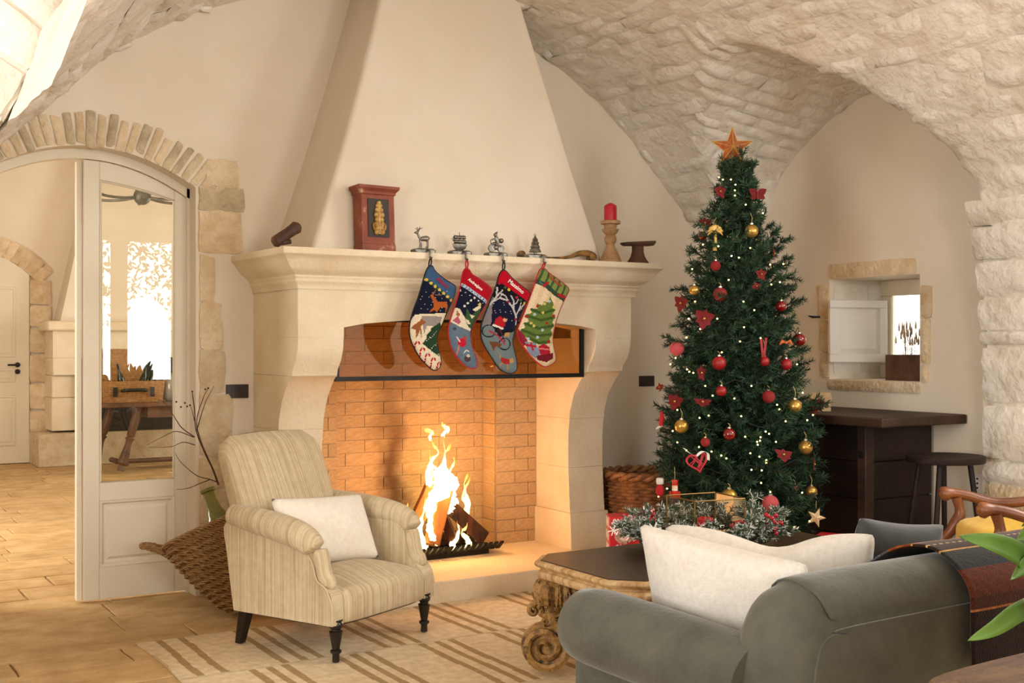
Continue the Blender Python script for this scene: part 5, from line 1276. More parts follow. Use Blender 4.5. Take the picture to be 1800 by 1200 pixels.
o2 += [pp_([(470,640),(500,700),(560,650),(575,640),(560,690),(530,730),(510,790),(480,780),(455,720),(465,690)],(54,86,48)), pp_([(510,655),(560,625),(575,640),(530,672)],crm), pp_([(455,720),(480,730),(500,760),(478,760)],crm), pp_([(490,690),(525,700),(505,722)],crm), ('d',560,622,12,(206,190,120)),
       pp_([(375,735),(405,700),(430,745),(412,760)],(176,88,110)), ('d',410,690,12,(120,70,56)), ll_([(405,668),(412,700)],4,(180,110,90)),
       ('d',437,888,30,(186,34,56)), ('d',455,855,13,(186,60,60)), ll_([(415,910),(405,970)],5,(196,120,110)), ll_([(400,850),(420,880)],4,(230,200,200)), ('d',475,1000,22,(80,64,60)), ('d',480,980,12,(200,190,180)), ll_([(450,960),(465,940),(485,950)],3,wht), ('d',385,790,12,(70,74,96))]
stocking(S2, o2, slate, hk2, M_red, M_red, 'red-cuffed stocking with a snowy blue skating scene', 'AndreaJane', (236,226,220), (527,480), math.radians(38), .022)
S3 = [(735,378),(760,390),(800,435),(860,485),(915,530),(922,560),(890,620),(860,690),(830,760),(805,850),(803,900),(820,970),(832,1030),(830,1080),(800,1102),(760,1100),(710,1070),(660,1000),(610,920),(585,860),(580,800),(590,740),(620,660),(660,560),(690,480),(710,410)]
blk = (22,24,30); gry = (108,122,126); brn = (196,190,190)
o3 = [('d',745,690,112,(24,28,52)), pp_([(560,700),(640,690),(640,760),(700,850),(830,800),(850,1120),(560,1120)],gry), pp_([(600,650),(650,560),(668,570),(650,640),(640,760),(590,760)],(126,120,124))]
o3 += [ll_(P, w_, brn) for P, w_ in [([(820,760),(815,700),(790,640),(750,590),(700,575)],6),([(815,700),(840,650),(880,620)],5),([(800,660),(800,600),(780,560)],4),([(770,610),(740,560),(700,540)],4),([(700,575),(660,600)],4),([(700,575),(720,545)],3),([(825,670),(860,650)],3),([(840,650),(850,610)],3),([(640,620),(680,570),(690,500)],5),([(670,580),(720,520)],4),([(780,630),(820,610),(830,585)],3)]]
for i in range(26): o3.append(('d',655+((i*47) % 175),600+((i*61) % 180),2.8,wht))
for x, y, c in ((765,518,(214,178,56)),(878,612,(214,178,56)),(705,470,(150,40,60)),(820,570,(170,40,66)),(740,500,(60,90,50)),(850,590,(60,90,50)),(815,725,(150,40,60)),(760,600,(140,40,60))): o3.append(('d',x,y,10,c))
o3 += [('r',626,806,42,4,(44,36,36)), ('r',735,898,40,4,(34,30,32)), ('r',626,806,20,1.5,(120,110,110)), ll_([(626,806),(690,840),(700,790)],5,(170,40,56)), ll_([(690,840),(735,898)],5,(170,40,56)), ll_([(700,790),(735,880)],4,(90,40,40)), pp_([(735,820),(775,815),(765,850),(735,845)],(176,140,84)),
       pp_([(655,770),(672,720),(705,700),(735,730),(740,770),(700,790)],(178,34,38)), ll_([(655,765),(720,790)],7,wht), ('d',738,728,14,(206,160,130)), ll_([(724,712),(752,716)],5,(60,40,36)), ll_([(690,790),(690,830)],8,(40,30,30)),
       pp_([(625,880),(680,880),(715,900),(700,925),(670,915),(660,950),(645,915)],(110,70,44)), pp_([(705,990),(770,1005),(765,1045),(715,1030)],(166,44,40)), ('d',785,1015,18,(180,140,84)), ll_([(705,995),(700,960)],4,(170,130,80)), ll_([(720,1030),(705,1050)],5,(170,130,80)), ll_([(755,1040),(760,1075)],5,(170,130,80)),
       pp_([(680,330),(960,500),(925,575),(897,600),(700,462)],(184,16,38))]
stocking(S3, o3, blk, hk3, mat('black_velvet_trim',(20,20,22),rough=.9), M_dgreen, 'red-cuffed black stocking with a rider on a bicycle under white branches', 'Massimo', (238,228,220), (812,495), math.radians(39), .033)
S4 = [(1005,368),(1030,370),(1060,400),(1130,450),(1195,505),(1190,540),(1160,600),(1120,700),(1095,790),(1085,850),(1090,920),(1105,980),(1100,1020),(1060,1050),(1020,1055),(970,1020),(920,970),(870,900),(845,850),(838,800),(860,740),(900,640),(940,530),(970,440),(990,385)]
def cuff4(x, y):
    if (y-430)-(x-965)*.72 < 26: return (64,86,52) if int((x+y*.45)/17) % 3 == 0 else (128,142,76)
o4 = [('f',lambda x, y: (216,190,150) if int((x+y*.4)/34) % 2 else None), ('f',cuff4), ll_([(962,455),(1030,490),(1090,545),(1165,590)],15,(48,72,58)), ll_([(1010,490),(1038,468)],9,(170,34,44)), ll_([(1115,555),(1160,568)],11,(170,34,44)), ll_([(985,462),(1000,480)],6,(90,110,100)),
      pp_([(1055,565),(1080,620),(1075,640),(1092,660),(1070,690),(1095,700),(1070,745),(1090,770),(1060,800),(1080,830),(1050,860),(1060,890),(1000,905),(940,890),(880,850),(848,810),(880,780),(870,750),(905,740),(888,690),(930,680),(915,650),(965,650),(960,615),(1000,625),(1010,600),(1040,605)],(98,120,56))]
for a, b in (((925,655),(1075,660)),((895,700),(1085,710)),((880,755),(1075,770)),((860,800),(1060,830)),((900,850),(1050,880))): o4.append(ll_([a,((a[0]+b[0])/2,(a[1]+b[1])/2+26),b],9,(64,88,40)))
for i, (x, y) in enumerate(((965,632),(1015,615),(1050,598),(1080,700),(1003,678),(945,690),(1030,752),(920,752),(965,850),(893,705),(1080,640),(900,860),(1040,880),(940,770),(1000,800))): o4.append(('d',x,y,10,[(160,40,36),(206,190,110),(170,190,200)][i % 3]))
o4 += [pp_([(838,790),(870,830),(900,880),(880,910),(830,850)],(140,40,54)), pp_([(880,880),(950,890),(990,960),(960,1000),(910,960)],(128,140,160)), ll_([(895,905),(950,915)],8,(180,34,54)), ll_([(920,890),(935,940)],6,(180,34,54)), pp_([(970,915),(1010,895),(1050,920),(1060,980),(990,985)],(168,34,52)), ll_([(975,930),(1040,935)],5,(210,120,120)), pp_([(960,980),(1075,960),(1075,1000),(1030,1025),(970,1010)],(110,30,40))]
stocking(S4, o4, (226,206,170), hk4, M_red, M_red, 'cream stocking with a decorated fir tree and a green striped cuff', 'Vincenzo', (168,64,40), (1088,455), math.radians(38), .028)
# ------------------------------------------------------------------ socket plates
M_plate = mat('dark_brown_plastic', (44,34,28), rough=.4)
def plate(p0, p1, Y, label):
    a, b = U(p0[0],p1[1],Y=Y), U(p1[0],p0[1],Y=Y); t = thing('switch_plate', label, 'switch plate', ((a.x+b.x)/2,Y,a.z))
    MB().box(a.x,b.x,Y-.010,Y+.001,a.z,b.z).build('plate', M_plate, t, bevel=.002)
    for k in range(3):
        xa = lerp(a.x,b.x,.2+.2*k); MB().box(xa+.001,xa+(b.x-a.x)*.2-.001,Y-.012,Y-.009,lerp(a.z,b.z,.25),lerp(a.z,b.z,.75)).build('module', M_plate, t)
plate((397,675),(436,700),W,'dark switch plate on the wall between the door and the fireplace'); plate((1123,660),(1149,679),W,'dark switch plate on the wall between the fireplace and the tree')
a, b = U(1715,862,X=XR), U(1724,836,X=XR); t = thing('wall_socket', 'small white wall socket beside the stone pier', 'socket', (XR,(a.y+b.y)/2,a.z))
MB().box(XR-.008,XR+.001,min(a.y,b.y)-.02,max(a.y,b.y)+.02,a.z-.01,b.z+.01).build('plate', M_white, t, bevel=.002)
for k in range(3): MB().ball((XR-.008,(a.y+b.y)/2,lerp(a.z,b.z,.2+.3*k)),.006,8,6).build('hole', M_black, t)
# ------------------------------------------------------------------ box of dried flowers on the window sill, paper house on the chest
pa, pb = U(1566,670,X=XR+.13), U(1628,670,X=XR+.13); ya, yb = sorted((pa.y,pb.y)); zs_ = wz0+.001
wb = thing('wooden_box', 'dark wooden box of dried flowers on the window sill', 'box', (XR+.17,(ya+yb)/2,zs_)); hb = .155
for xa in (XR+.08, XR+.25): MB().box(xa,xa+.012,ya,yb,zs_,zs_+hb).build('side', M_brown, wb)
for y_ in (ya, yb-.012): MB().box(XR+.092,XR+.25,y_,y_+.012,zs_,zs_+hb).build('end', M_brown, wb)
MB().box(XR+.085,XR+.257,ya+.005,yb-.005,zs_,zs_+.12).build('bottom', M_brown, wb)
M_dry = mat('dried_flower', (150,122,96), (206,184,158), rough=.95, scale=30)
dfw = thing('dried_flowers', 'spray of pale dried flowers in the wooden box on the sill', 'flowers', (XR+.17,yb-.1,zs_+.13))
for i in range(26):
    mb = MB(); a = Vector((XR+R.uniform(.13,.22), yb-R.uniform(.05,.16), zs_+.121)); b = a+Vector((R.uniform(-.06,.06),R.uniform(-.05,.07),R.uniform(.10,.21))); mb.tube(spline([a,(a+b)/2+Vector((0,0,.02)),b],3),.0012,5)
    mb.rings([[b+Vector((r*math.cos(k),r*math.sin(k),z)) for k in (0,1.05,2.1,3.14,4.2,5.2)] for r,z in ((.002,-.02),(.006,-.01),(.005,.01),(.001,.035))]); mb.build('stem', M_dry, dfw, smooth=60)
M_paper = mat('tan_card', (196,164,120), (214,186,146), rough=.9, scale=12)
pc = U(1441,712,X=5.2); hs = thing('toy_house', 'little tan card house with shuttered front on the chest behind the tree', 'ornament', (5.2,pc.y,.957), (0,0,math.radians(-35)))
MB().box(-.055,.055,-.045,.045,0,.07).build('walls', M_paper, hs, world=False)
MB().prism([Vector((-.062,-.055,.066)),Vector((-.062,0,.108)),Vector((-.062,.055,.066))],(.124,0,0)).build('roof', M_paper, hs, world=False)
for k in range(3): MB().box(-.04+.03*k,-.02+.03*k,-.047,-.044,.02,.05).build('shutter', M_brown, hs, world=False)
# ------------------------------------------------------------------ furniture of the next room
f2 = thing('next_room_fireplace', 'pale stone fireplace with black insert in the next room', 'fireplace', (3.6,YF-.35,0))
fx0 = U(88,700,Y=YF-.45).x; fx1 = fx0+2.0; fy0 = YF-.5
MB().box(fx0-.05,fx1+.05,fy0-.08,YF,1.50,1.61).build('mantel', M_fstone, f2, bevel=.02)
MB().box(fx0+.02,fx1-.02,fy0,YF,1.20,1.50).build('lintel', M_fstone, f2)
for xa in (fx0+.02, fx1-.32):
    for za, zb_ in ((.38,.75),(.752,1.0),(1.002,1.2)): MB().box(xa,xa+.30,fy0+(.06 if za < .9 else .0),YF,za,zb_).build('jamb_block', M_fstone, f2, bevel=.01)
MB().box(fx0-.15,fx1+.1,fy0-.12,YF,0,.36).build('hearth', M_jstone, f2, bevel=.01)
mb = MB(); mb.rings([[Vector((a,fy0+.1+o,z)),Vector((b,fy0+.1+o,z)),Vector((b,YF,z)),Vector((a,YF,z))] for a,b,o,z in ((fx0+.12,fx1-.12,0,1.61),(fx0+.62,fx1-.62,.15,3.9))]); mb.build('hood', M_plaster, f2)
MB().box(fx0+.32,fx1-.32,fy0-.02,fy0+.35,.361,1.19).build('black_insert', M_black, f2)
ty = 12.4; tx0 = U(165,700,Y=ty).x; tt = thing('trestle_table', 'old brown wooden table with turned splayed legs in the next room', 'table', (tx0+.9,ty+.3,0))
M_walnut = mat('walnut_wood', (70,44,28), (110,74,48), rough=.5, scale=6, stretch=(1,3,1)); tz = .74
MB().box(tx0,tx0+1.9,ty-.05,ty+.75,tz-.045,tz).build('tabletop', M_walnut, tt, bevel=.008); MB().box(tx0+.55,tx0+1.85,ty+.02,ty+.68,tz-.16,tz-.046).build('apron', M_walnut, tt)
for xa in (tx0+.42, tx0+1.5):
    for yy, dx in ((ty+.10,.0),(ty+.62,-.0)):
        lx = xa-(.16 if yy > ty+.3 else 0); a, b = Vector((lx+.06,yy,tz-.05)), Vector((lx-.13,yy,.03)); prl = [(0,.045),(.25,.045),(.45,.042),(.47,.03),(.5,.05),(.53,.035),(.6,.032),(.8,.05),(.88,.052),(.92,.03),(1,.04)]
        MB().tube([lerp(a,b,t_) for t_,_ in prl],[r for _,r in prl],14).build('leg', M_walnut, tt, smooth=40)
    MB().tube([(xa-.10,ty+.62,.10),(xa-.07,ty+.10,.10)],.03,8).build('stretcher', M_walnut, tt, smooth=40)
MB().tube([(tx0+.3,ty+.36,.10),(tx0+1.5,ty+.36,.10)],.025,8).build('long_stretcher', M_walnut, tt, smooth=40)
M_wick = mat('golden_wicker', (176,118,60), (214,160,98), rough=.7, scale=30, bump=.006, bscale=110); add_wave(M_wick, (90,52,24), 30, 'Z', 1.5, .6, 5, .2, .6, .004)
hx0, hx1 = U(179,700,Y=ty+.1).x, U(290,700,Y=ty+.1).x; ha = thing('wicker_hamper', 'open golden wicker picnic hamper on the table in the next room', 'hamper', ((hx0+hx1)/2,ty+.3,tz))
mb = MB(); mb.rings([[Vector((hx0+o,ty+.1+o,z)),Vector((hx1-o,ty+.1+o,z)),Vector((hx1-o,ty+.5-o,z)),Vector((hx0+o,ty+.5-o,z))] for o,z in ((.02,tz),(.0,tz+.225),(.012,tz+.225),(.03,tz+.05))]); mb.build('body', M_wick, ha)
mb = MB(); mb.obox(((hx0+hx1)/2-.02,ty+.56,tz+.36),((hx1-hx0)/2-.09,0,0),(0,.02,0),(0,.035,.20)); mb.build('lid', M_wick, ha, bevel=.02)
hm = (hx0+hx1)/2; mb = MB(); mb.tube(spline([(hm-.12,ty+.10,tz+.12),(hm-.1,ty+.06,tz+.13),(hm+.1,ty+.06,tz+.13),(hm+.12,ty+.10,tz+.12)],4),.018,8); mb.build('handle', M_black, ha, smooth=60)
for s_ in (-1,1): MB().box(hm+s_*.19-.02,hm+s_*.19+.02,ty+.085,ty+.10,tz+.06,tz+.16).build('strap', M_black, ha)
M_bot = mat('dark_green_bottle', (24,28,20), rough=.15, spec=.6)
for k, (px, lean) in enumerate(((218,-.05),(247,.05),(266,.02))):
    c = U(px,672,Y=ty+.3); b = MB().lathe([(.038,0),(.04,.02),(.04,.16),(.034,.19),(.016,.24),(.014,.31),(.016,.315),(.016,.33),(.002,.331)],16,(0,0,0)); b.xf(Matrix.Translation((c.x,ty+.3,tz+.08)) @ Matrix.Rotation(lean*4,4,'Y'))
    tag(b.build('bottle', M_bot, smooth=40), ['dark bottle leaning left in the picnic hamper','dark bottle leaning right in the picnic hamper','slim dark bottle at the right of the picnic hamper'][k], 'bottle', 'bottles in the picnic hamper')
c = U(302,700,Y=ty+.2); v = thing('glass_jar', 'grey glass jar standing beside the picnic hamper', 'jar', (c.x,ty+.2,tz)); MB().lathe([(.06,0),(.09,.05),(.10,.15),(.085,.25),(.06,.28),(.07,.30),(.055,.30)],24,(c.x,ty+.2,tz)).build('jar', mat('smoky_glass',(150,146,136),rough=.12,spec=.7), v, smooth=60)
M_iron = mat('aged_iron', (88,88,80), (116,114,104), rough=.5, scale=20, metal=.5)
cc = U(250,345,Y=10.2); cl = thing('chandelier', 'wrought iron chandelier with curved candle arms in the next room', 'chandelier', cc)
MB().ball(cc,.075,16,12).build('hub', M_iron, cl, smooth=60); MB().tube([cc,Vector((cc.x,cc.y,3.9))],.008,6).build('rod', M_iron, cl)
for i in range(6):
    a = 2*pi*i/6+.35; dv = Vector((math.cos(a),math.sin(a),0)); e_ = cc+dv*.46
    mb = MB(); mb.tube(spline([cc,cc+dv*.2+Vector((0,0,-.03)),cc+dv*.4+Vector((0,0,-.02)),e_+Vector((0,0,.05)),e_+Vector((0,0,.11))],5),.012,7); mb.lathe([(.01,0),(.035,.02),(.03,.025)],12,e_+Vector((0,0,.10))); mb.build('arm', M_iron, cl, smooth=50)
    MB().lathe([(.012,.0),(.012,.06),(.004,.075)],10,e_+Vector((0,0,.12))).build('bulb', M_white, cl, smooth=50)
# ------------------------------------------------------------------ Christmas tree
M_needles = mat('dark_fir_needles', (20,40,29), (58,88,62), rough=.55, scale=9, spec=.3, var=.25)
M_bark = mat('dark_bark', (44,34,26), (64,50,38), rough=.9, scale=20)
TD = 6.40; TP = U(1296,900,d=TD); TXc, TYc = TP.x, TP.y; PXM = F/TD
def tz_(py): return EYE+(HY-py)/PXM
RT = sorted([(tz_(y), w_/2/PXM) for y, w_ in ((292,52),(330,84),(400,124),(470,176),(550,216),(650,250),(750,288),(850,308),(930,316),(1000,300))])
def bough_mesh(Lb, seed, mats, nl=.033, dens=480, side=7, white=0.0, tipw=.0052):
    rn = random.Random(seed); mb = MB()
    def twig_(p0, d0, ln, r0):
        d0 = d0.normalized(); pts = [p0]; d = d0.copy(); n = max(3, int(ln/.03))
        for i in range(n):
            d = (d+Vector((rn.uniform(-.06,.06), rn.uniform(-.06,.06), .05))).normalized(); pts.append(pts[-1]+d*(ln/n))
        mb.cm = 0; mb.tube(pts, [lerp(r0,.0012,i/n) for i in range(n+1)], 4, False)
        m = int(ln*dens)
        for k in range(m):
            t = (k+rn.random())/m; f = t*n; i = min(n-1, int(f)); p = lerp(pts[i], pts[i+1], f-i); tg = (pts[i+1]-pts[i]).normalized()
            a = rn.uniform(0, 2*pi); o1 = tg.orthogonal().normalized(); o2 = tg.cross(o1); rad = o1*math.cos(a)+o2*math.sin(a)
            dr = (tg*rn.uniform(.5,.95)+rad*.8).normalized(); q = p+dr*nl*rn.uniform(.75,1.15)*(1 if t < .9 else .8); sd = dr.cross(Vector((rn.uniform(-1,1),rn.uniform(-1,1),rn.uniform(-1,1)))).normalized()*tipw*.5
            mb.cm = 2 if white and rn.random() < white*(.5+t*.6) else 1
            mb.add([p-sd, p+sd, q+sd*.4, q-sd*.4], [(0,1,2,3)])
        return pts
    sp = twig_(Vector((0,0,0)), Vector((1,0,.12)), Lb, .006)
    for s_ in range(side):
        t = .22+.70*s_/max(1, side-1); i = min(len(sp)-2, int(t*(len(sp)-1))); p = sp[i]
        for sg in (-1,1):
            twig_(p, Vector((.75, sg*rn.uniform(.6,.95), rn.uniform(-.12,.25))), Lb*(.46-.30*t)*rn.uniform(.8,1.15)+.02, .003)
    mb.cm = 0
    me = bpy.data.meshes.new('bough'); me.from_pydata(mb.v, [], mb.f)
    for m in mats: me.materials.append(m)
    me.polygons.foreach_set('material_index', mb.mi); me.update(); return me
BM = {}
for Lb in (.16,.26,.36,.46):
    BM[Lb] = [bough_mesh(Lb, 11*k+int(Lb*100), [M_bark,M_needles], side=max(3,int(Lb*15))) for k in range(3)]
tree = thing('christmas_tree', 'tall decorated artificial fir tree between the fireplace and the window', 'christmas tree', (TXc,TYc,0))
ztop = tz_(292)
MB().tube([(TXc,TYc,0),(TXc,TYc,1.2),(TXc,TYc,ztop-.05)],[.028,.022,.008],10).build('trunk', M_bark, tree, smooth=60)
for k in range(3):
    a = 2*pi*k/3+.4; MB().tube([(TXc,TYc,.12),(TXc+.22*math.cos(a),TYc+.22*math.sin(a),.012)],.011,8).build('stand_leg', M_black, tree, smooth=60)
z = .20; nb = 0; ph = 0
while z < ztop-.05:
    rad = interp(RT, z); n = max(4, int(round(5+rad*10.5)))
    for k in range(n):
        a = ph+2*pi*(k+R.uniform(-.25,.25))/n; want = rad*R.uniform(.78,1.12); el = lerp(.10,.95,max(0,(z-1.5)/(ztop-1.5))**1.4)+R.uniform(-.10,.12)
        want /= max(.55, math.cos(el)); Lb = min(BM, key=lambda q: abs(q-want)); s_ = max(.7, min(1.2, want/Lb))
        me = R.choice(BM[Lb]); link('bough', me, tree, True, (TXc,TYc,z-.25*want*math.sin(el)), (R.uniform(-.4,.4), -el, a), (s_,)*3); nb += 1
    ph += 1.1; z += lerp(.082,.07,z/ztop)
for k in range(5):
    a = 2*pi*k/5; link('bough', R.choice(BM[.16]), tree, True, (TXc,TYc,ztop-.13+.02*k), (0,-1.1-.08*k,a), (.8,)*3); nb += 1
print('BOUGHS', nb)
def tfront(px, py, k=.92):
    zz = tz_(py); r = interp(RT, zz); l = (px-1296)/PXM; f = math.sqrt(max(0, r*r-l*l))*k if abs(l) < r else 0
    return U(px, py, d=TD-f-.01)
VIEW = Vector((-CS,-CC,0)); RIGHT = Vector((CC,-CS,0)); UP = Vector((0,0,1))
# baubles
M_rb = mat('shiny_red_bauble', (120,4,12), rough=.12, spec=.6, coat=.6); M_rm = mat('matt_red_bauble', (140,10,18), (152,14,24), rough=.45, scale=20)
M_rg = mat('glitter_red_bauble', (128,10,20), (168,30,36), rough=.55, scale=120, bump=.002, bscale=200); M_pk = mat('pink_mesh_bauble', (190,44,58), (226,110,114), rough=.7, scale=150, bump=.002, bscale=180)
M_gb = mat('gold_bauble', (176,136,60), (206,168,88), rough=.3, scale=30, metal=.7); M_cap = mat('silver_cap', (200,196,186), rough=.3, metal=.9); M_cord = mat('gold_thread', (196,166,96), rough=.6)
bmesh_cache = {}
def bauble(px, py, rp, m, label, string=0):
    c = tfront(px, py); r = rp/PXM*.97; t = thing('bauble', label, 'bauble', c, group='baubles on the Christmas tree')
    if m.name not in bmesh_cache: bmesh_cache[m.name] = MB().ball((0,0,0),1,28,18).mesh('ball', m, 179)
    link('ball', bmesh_cache[m.name], t, False, (0,0,0), None, (r,)*3)
    MB().lathe([(r*.28,r*.9),(r*.28,r*1.16),(r*.1,r*1.2)],12,c).build('cap', M_cap, t, smooth=40)
    h = max(.02, string/PXM); MB().tube([c+Vector((0,0,r*1.15)),c+RIGHT*.004+Vector((0,0,r*1.15+h*.5)),c+Vector((0,.01,r*1.15+h))],.0016,5).build('hanging_loop', M_cord, t)
for a in [(1235,414,8,M_rb,'dark shiny red bauble beside the gold palm ornament'),(1258,467,9,M_rg,'small glittery red bauble just under the gold palm'),(1266,517,12,M_rg,'large glittery red bauble in the upper middle of the tree'),(1373,538,9.5,M_rb,'shiny red bauble at the upper right side of the tree'),
          (1321,406,12,M_gb,'gold bauble near the top right of the tree',18),(1220,510,9,M_gb,'dim gold bauble deep in the upper left branches'),(1190,612,13,M_pk,'pink mesh bauble at the left edge of the tree'),(1264,638,12,M_rm,'matt red bauble in the middle of the tree'),
          (1344,635,8.5,M_rm,'small matt red bauble hanging on a red ribbon',26),(1382,640,10,M_rm,'matt red bauble right of the ribboned one'),(1405,597,11.5,M_rb,'dark shiny red bauble at the right tip of the tree'),(1268,687,9,M_rm,'matt red bauble half hidden in the centre'),
          (1351,697,11,M_rg,'textured red bauble in the right middle of the tree'),(1282,763,10.5,M_rb,'shiny faceted red bauble in the lower middle'),(1240,777,8,M_rg,'dull red bauble above the wicker heart'),(1397,857,6,M_rb,'tiny shiny red bauble at the lower right'),
          (1397,714,12.5,M_gb,'gold bauble at the right side above the chest',20),(1198,749,12,M_gb,'gold bauble at the left side of the tree',16),(1416,786,12.5,M_gb,'gold bauble at the right edge beside the dark chest',12),(1282,872,13,M_gb,'gold bauble low in front above the glass lantern',6),
          (1426,864,10.5,M_gb,'gold bauble low at the right edge above the wooden star',16),(1354,885,14.5,M_pk,'pink mesh bauble low in front above the frosted garland')]: bauble(*a)
rb = thing('red_ribbon', 'narrow red glitter ribbon holding a small red bauble', 'ribbon', tfront(1341,612)); c = tfront(1341,612)+VIEW*.015
for s_ in (-1,1): MB().obox(c+RIGHT*s_*.008,RIGHT*.006,VIEW*.0015,UP*.055+RIGHT*s_*.006).build('tail', M_rg, rb)
# red glitter flowers and butterflies clipped to the branches
M_glit = mat('red_glitter_fabric', (104,5,12), (140,16,22), rough=.5, scale=90, bump=.002, bscale=160)
pet = []
P = []
for i in range(6):
    t = i/5; ww = .36*math.sin(pi*min(1,.12+t*.86)); P.append([(t,-ww,.14*t+.10*ww),(t,0,.10*t),(t,ww,.14*t+.10*ww)])
PETAL = MB().grid(P).mesh('petal', M_glit, 179)
def flower(px, py, rp, label, n=6, yaw=0.0, pitch=0.0, nm='glitter_flower', cat='flower'):
    c = tfront(px, py, 1.0)+VIEW*.015; r = rp/PXM; m = basis(c, RIGHT, UP) @ Matrix.Rotation(yaw,4,'Y') @ Matrix.Rotation(pitch,4,'X'); t = thing(nm, label, cat, c, m.to_euler(), group='red glitter flowers on the Christmas tree')
    for k in range(n):
        a = 2*pi*k/n+.3; s_ = r*(1 if k % 2 == 0 else .8); link('petal', PETAL, t, False, (0,0,0), (0,0,a), (s_,s_,s_))
    MB().ball((0,0,.008),r*.14,10,8).build('centre', M_gb, t, smooth=60, world=False)
for a in [(1264,337,14,'red glitter flower left of the tree top under the star',5,.5),(1240,390,13,'red glitter flower above the dark bauble at upper left',5,-.6,.7),(1358,446,13,'narrow red glitter flower at the upper right edge',4,1.2),(1336,482,12,'red glitter flower in the upper right branches',5,.4),(1328,503,9,'small red glitter flower under another at upper right',4,.2),
          (1197,533,17,'red glitter flower at the upper left edge',6,-.8),(1236,560,20,'large red glitter flower in the left middle',6,.2),(1230,655,16,'red glitter flower left of the central red bauble',5,.9),(1186,705,16,'red glitter flower at the left edge lit by a bulb',6,-.4),(1234,708,17,'flat red glitter flower seen edge-on at left',6,.1,-1.1),
          (1376,800,17,'red glitter flower in the lower right branches',6,.2,-.8),(1434,712,18,'red glitter flower at the right edge in front of the toy house',6,.3,.3),(1428,815,15,'narrow red glitter flower low at the right edge',5,1.2),(1160,680,10,'small red glitter flower at the far left tip',4,-.9)]: flower(*a)
def butterfly(px, py, label):
    c = tfront(px, py, 1.0)+VIEW*.02; m = basis(c, RIGHT, UP); t = thing('glitter_butterfly', label, 'butterfly', c, m.to_euler())
    for a, s_ in ((.55,.055),(-.5,.045),(pi-.55,.055),(pi+.5,.045)): link('wing', PETAL, t, False, (0,0,0), (0,0,a), (s_,s_,s_))
    MB().tube([(0,-.02,.004),(0,.02,.004)],.004,6).build('body', M_glit, t, world=False)
butterfly(1330,343,'red glitter butterfly right of the tree top')
# gold palm ornament
c = tfront(1256,408,1.0)+VIEW*.02; m = basis(c, RIGHT, UP); t = thing('palm_ornament', 'golden palm tree ornament near the top of the tree', 'ornament', c, m.to_euler()); M_pg = mat('yellow_gold_glitter',(206,160,70),(226,188,104),rough=.45,scale=60)
MB().tube([(0,0,0),(.002,-.05,0),(-.002,-.10,0)],[.007,.008,.011],8).build('palm_trunk', M_pg, t, smooth=60, world=False)
for k in range(9):
    a = pi*(-.1+1.2*k/8); mb = MB(); mb.tube(spline([(0,0,0),(.022*math.cos(a),.022*math.sin(a)+.008,.006),(.042*math.cos(a),.040*math.sin(a)-.006,.002)],4),[.005,.007,.008,.008,.008,.007,.006,.004,.002],6); mb.build('frond', M_pg, t, smooth=60, world=False)
MB().tube([(0,.01,0),(-.01,.05,0),(.006,.075,0)],.0012,5).build('hanging_loop', M_cord, t, world=False)
# wicker heart with ribbon
c = tfront(1224,810,1.0)+VIEW*.03; m = basis(c, RIGHT, UP) @ Matrix.Rotation(.25,4,'Z'); t = thing('wicker_heart', 'red wicker heart with a white ribbon low on the tree', 'ornament', c, m.to_euler()); M_rw = mat('red_wicker',(160,24,42),(190,44,60),rough=.6,scale=30); M_gauze = mat('white_gauze', (222,220,212), rough=.9)
hp = [(.0017*16*math.sin(a)**3*1.9,.0017*1.9*(13*math.cos(a)-5*math.cos(2*a)-2*math.cos(3*a)-math.cos(4*a)),0) for a in [2*pi*i/40 for i in range(41)]]
for z_ in (-.006,.006): MB().tube([(x,y,z_) for x,y,_ in hp],.005,6).build('wicker_rim', M_rw, t, smooth=60, world=False)
for k in range(9):
    i = R.randrange(40); j = (i+R.randrange(12,28)) % 40; MB().tube([hp[i],(hp[i][0]*.5+hp[j][0]*.5,hp[i][1]*.5+hp[j][1]*.5,.012),hp[j]],.0035,5).build('wicker_strand', M_rw, t, smooth=60, world=False)
for pts in ([(0,.03,.012),(-.03,.055,.012),(-.05,.085,.01)],[(0,.03,.012),(.035,.045,.012),(.06,.03,.014),(.055,-.005,.012)]):
    mb = MB(); sp = spline(pts,4); mb.grid([[q+Vector((-.006,.004,0)),q+Vector((.006,-.004,.003))] for q in sp]); o = mb.build('ribbon', M_gauze, t, smooth=179, world=False)
# nutcracker
c = tfront(1185,862,1.0)+VIEW*.03; m = basis(c, RIGHT, UP); t = thing('nutcracker', 'little red and black wooden nutcracker hanging at the lower left of the tree', 'ornament', c, m.to_euler()); kk = 1/PXM
M_nr = mat('red_lacquer',(190,44,30),rough=.3); M_nk = mat('black_lacquer',(26,20,18),rough=.3); M_nf = mat('painted_face',(226,196,164),rough=.5); M_nw = mat('white_lacquer',(226,222,212),rough=.4)
def npart(nm, m_, prof, x=0, y0=0): mb = MB(); mb.lathe([(r*kk,z*kk) for r,z in prof],14,(0,0,0)); mb.xf(Matrix.Translation((x*kk,y0*kk,0)) @ Matrix.Rotation(-pi/2,4,'X')); mb.build(nm, m_, t, smooth=40, world=False)
npart('hat', M_nr, [(5,0),(5.4,1),(4.6,2),(5.6,8),(5.2,9)], 0, 10); npart('head', M_nf, [(3,0),(4.6,1),(4.8,6),(4.6,9)], 0, 1); npart('beard', M_nw, [(2,0),(4.9,2),(4.9,4.2),(3,5)], 0, -.5)
npart('coat', M_nr, [(5.5,0),(5.8,1),(5,5),(6.4,10),(4,12)], 0, -11); npart('base', M_nk, [(6,0),(6,2),(5.6,2.5)], 0, -24)
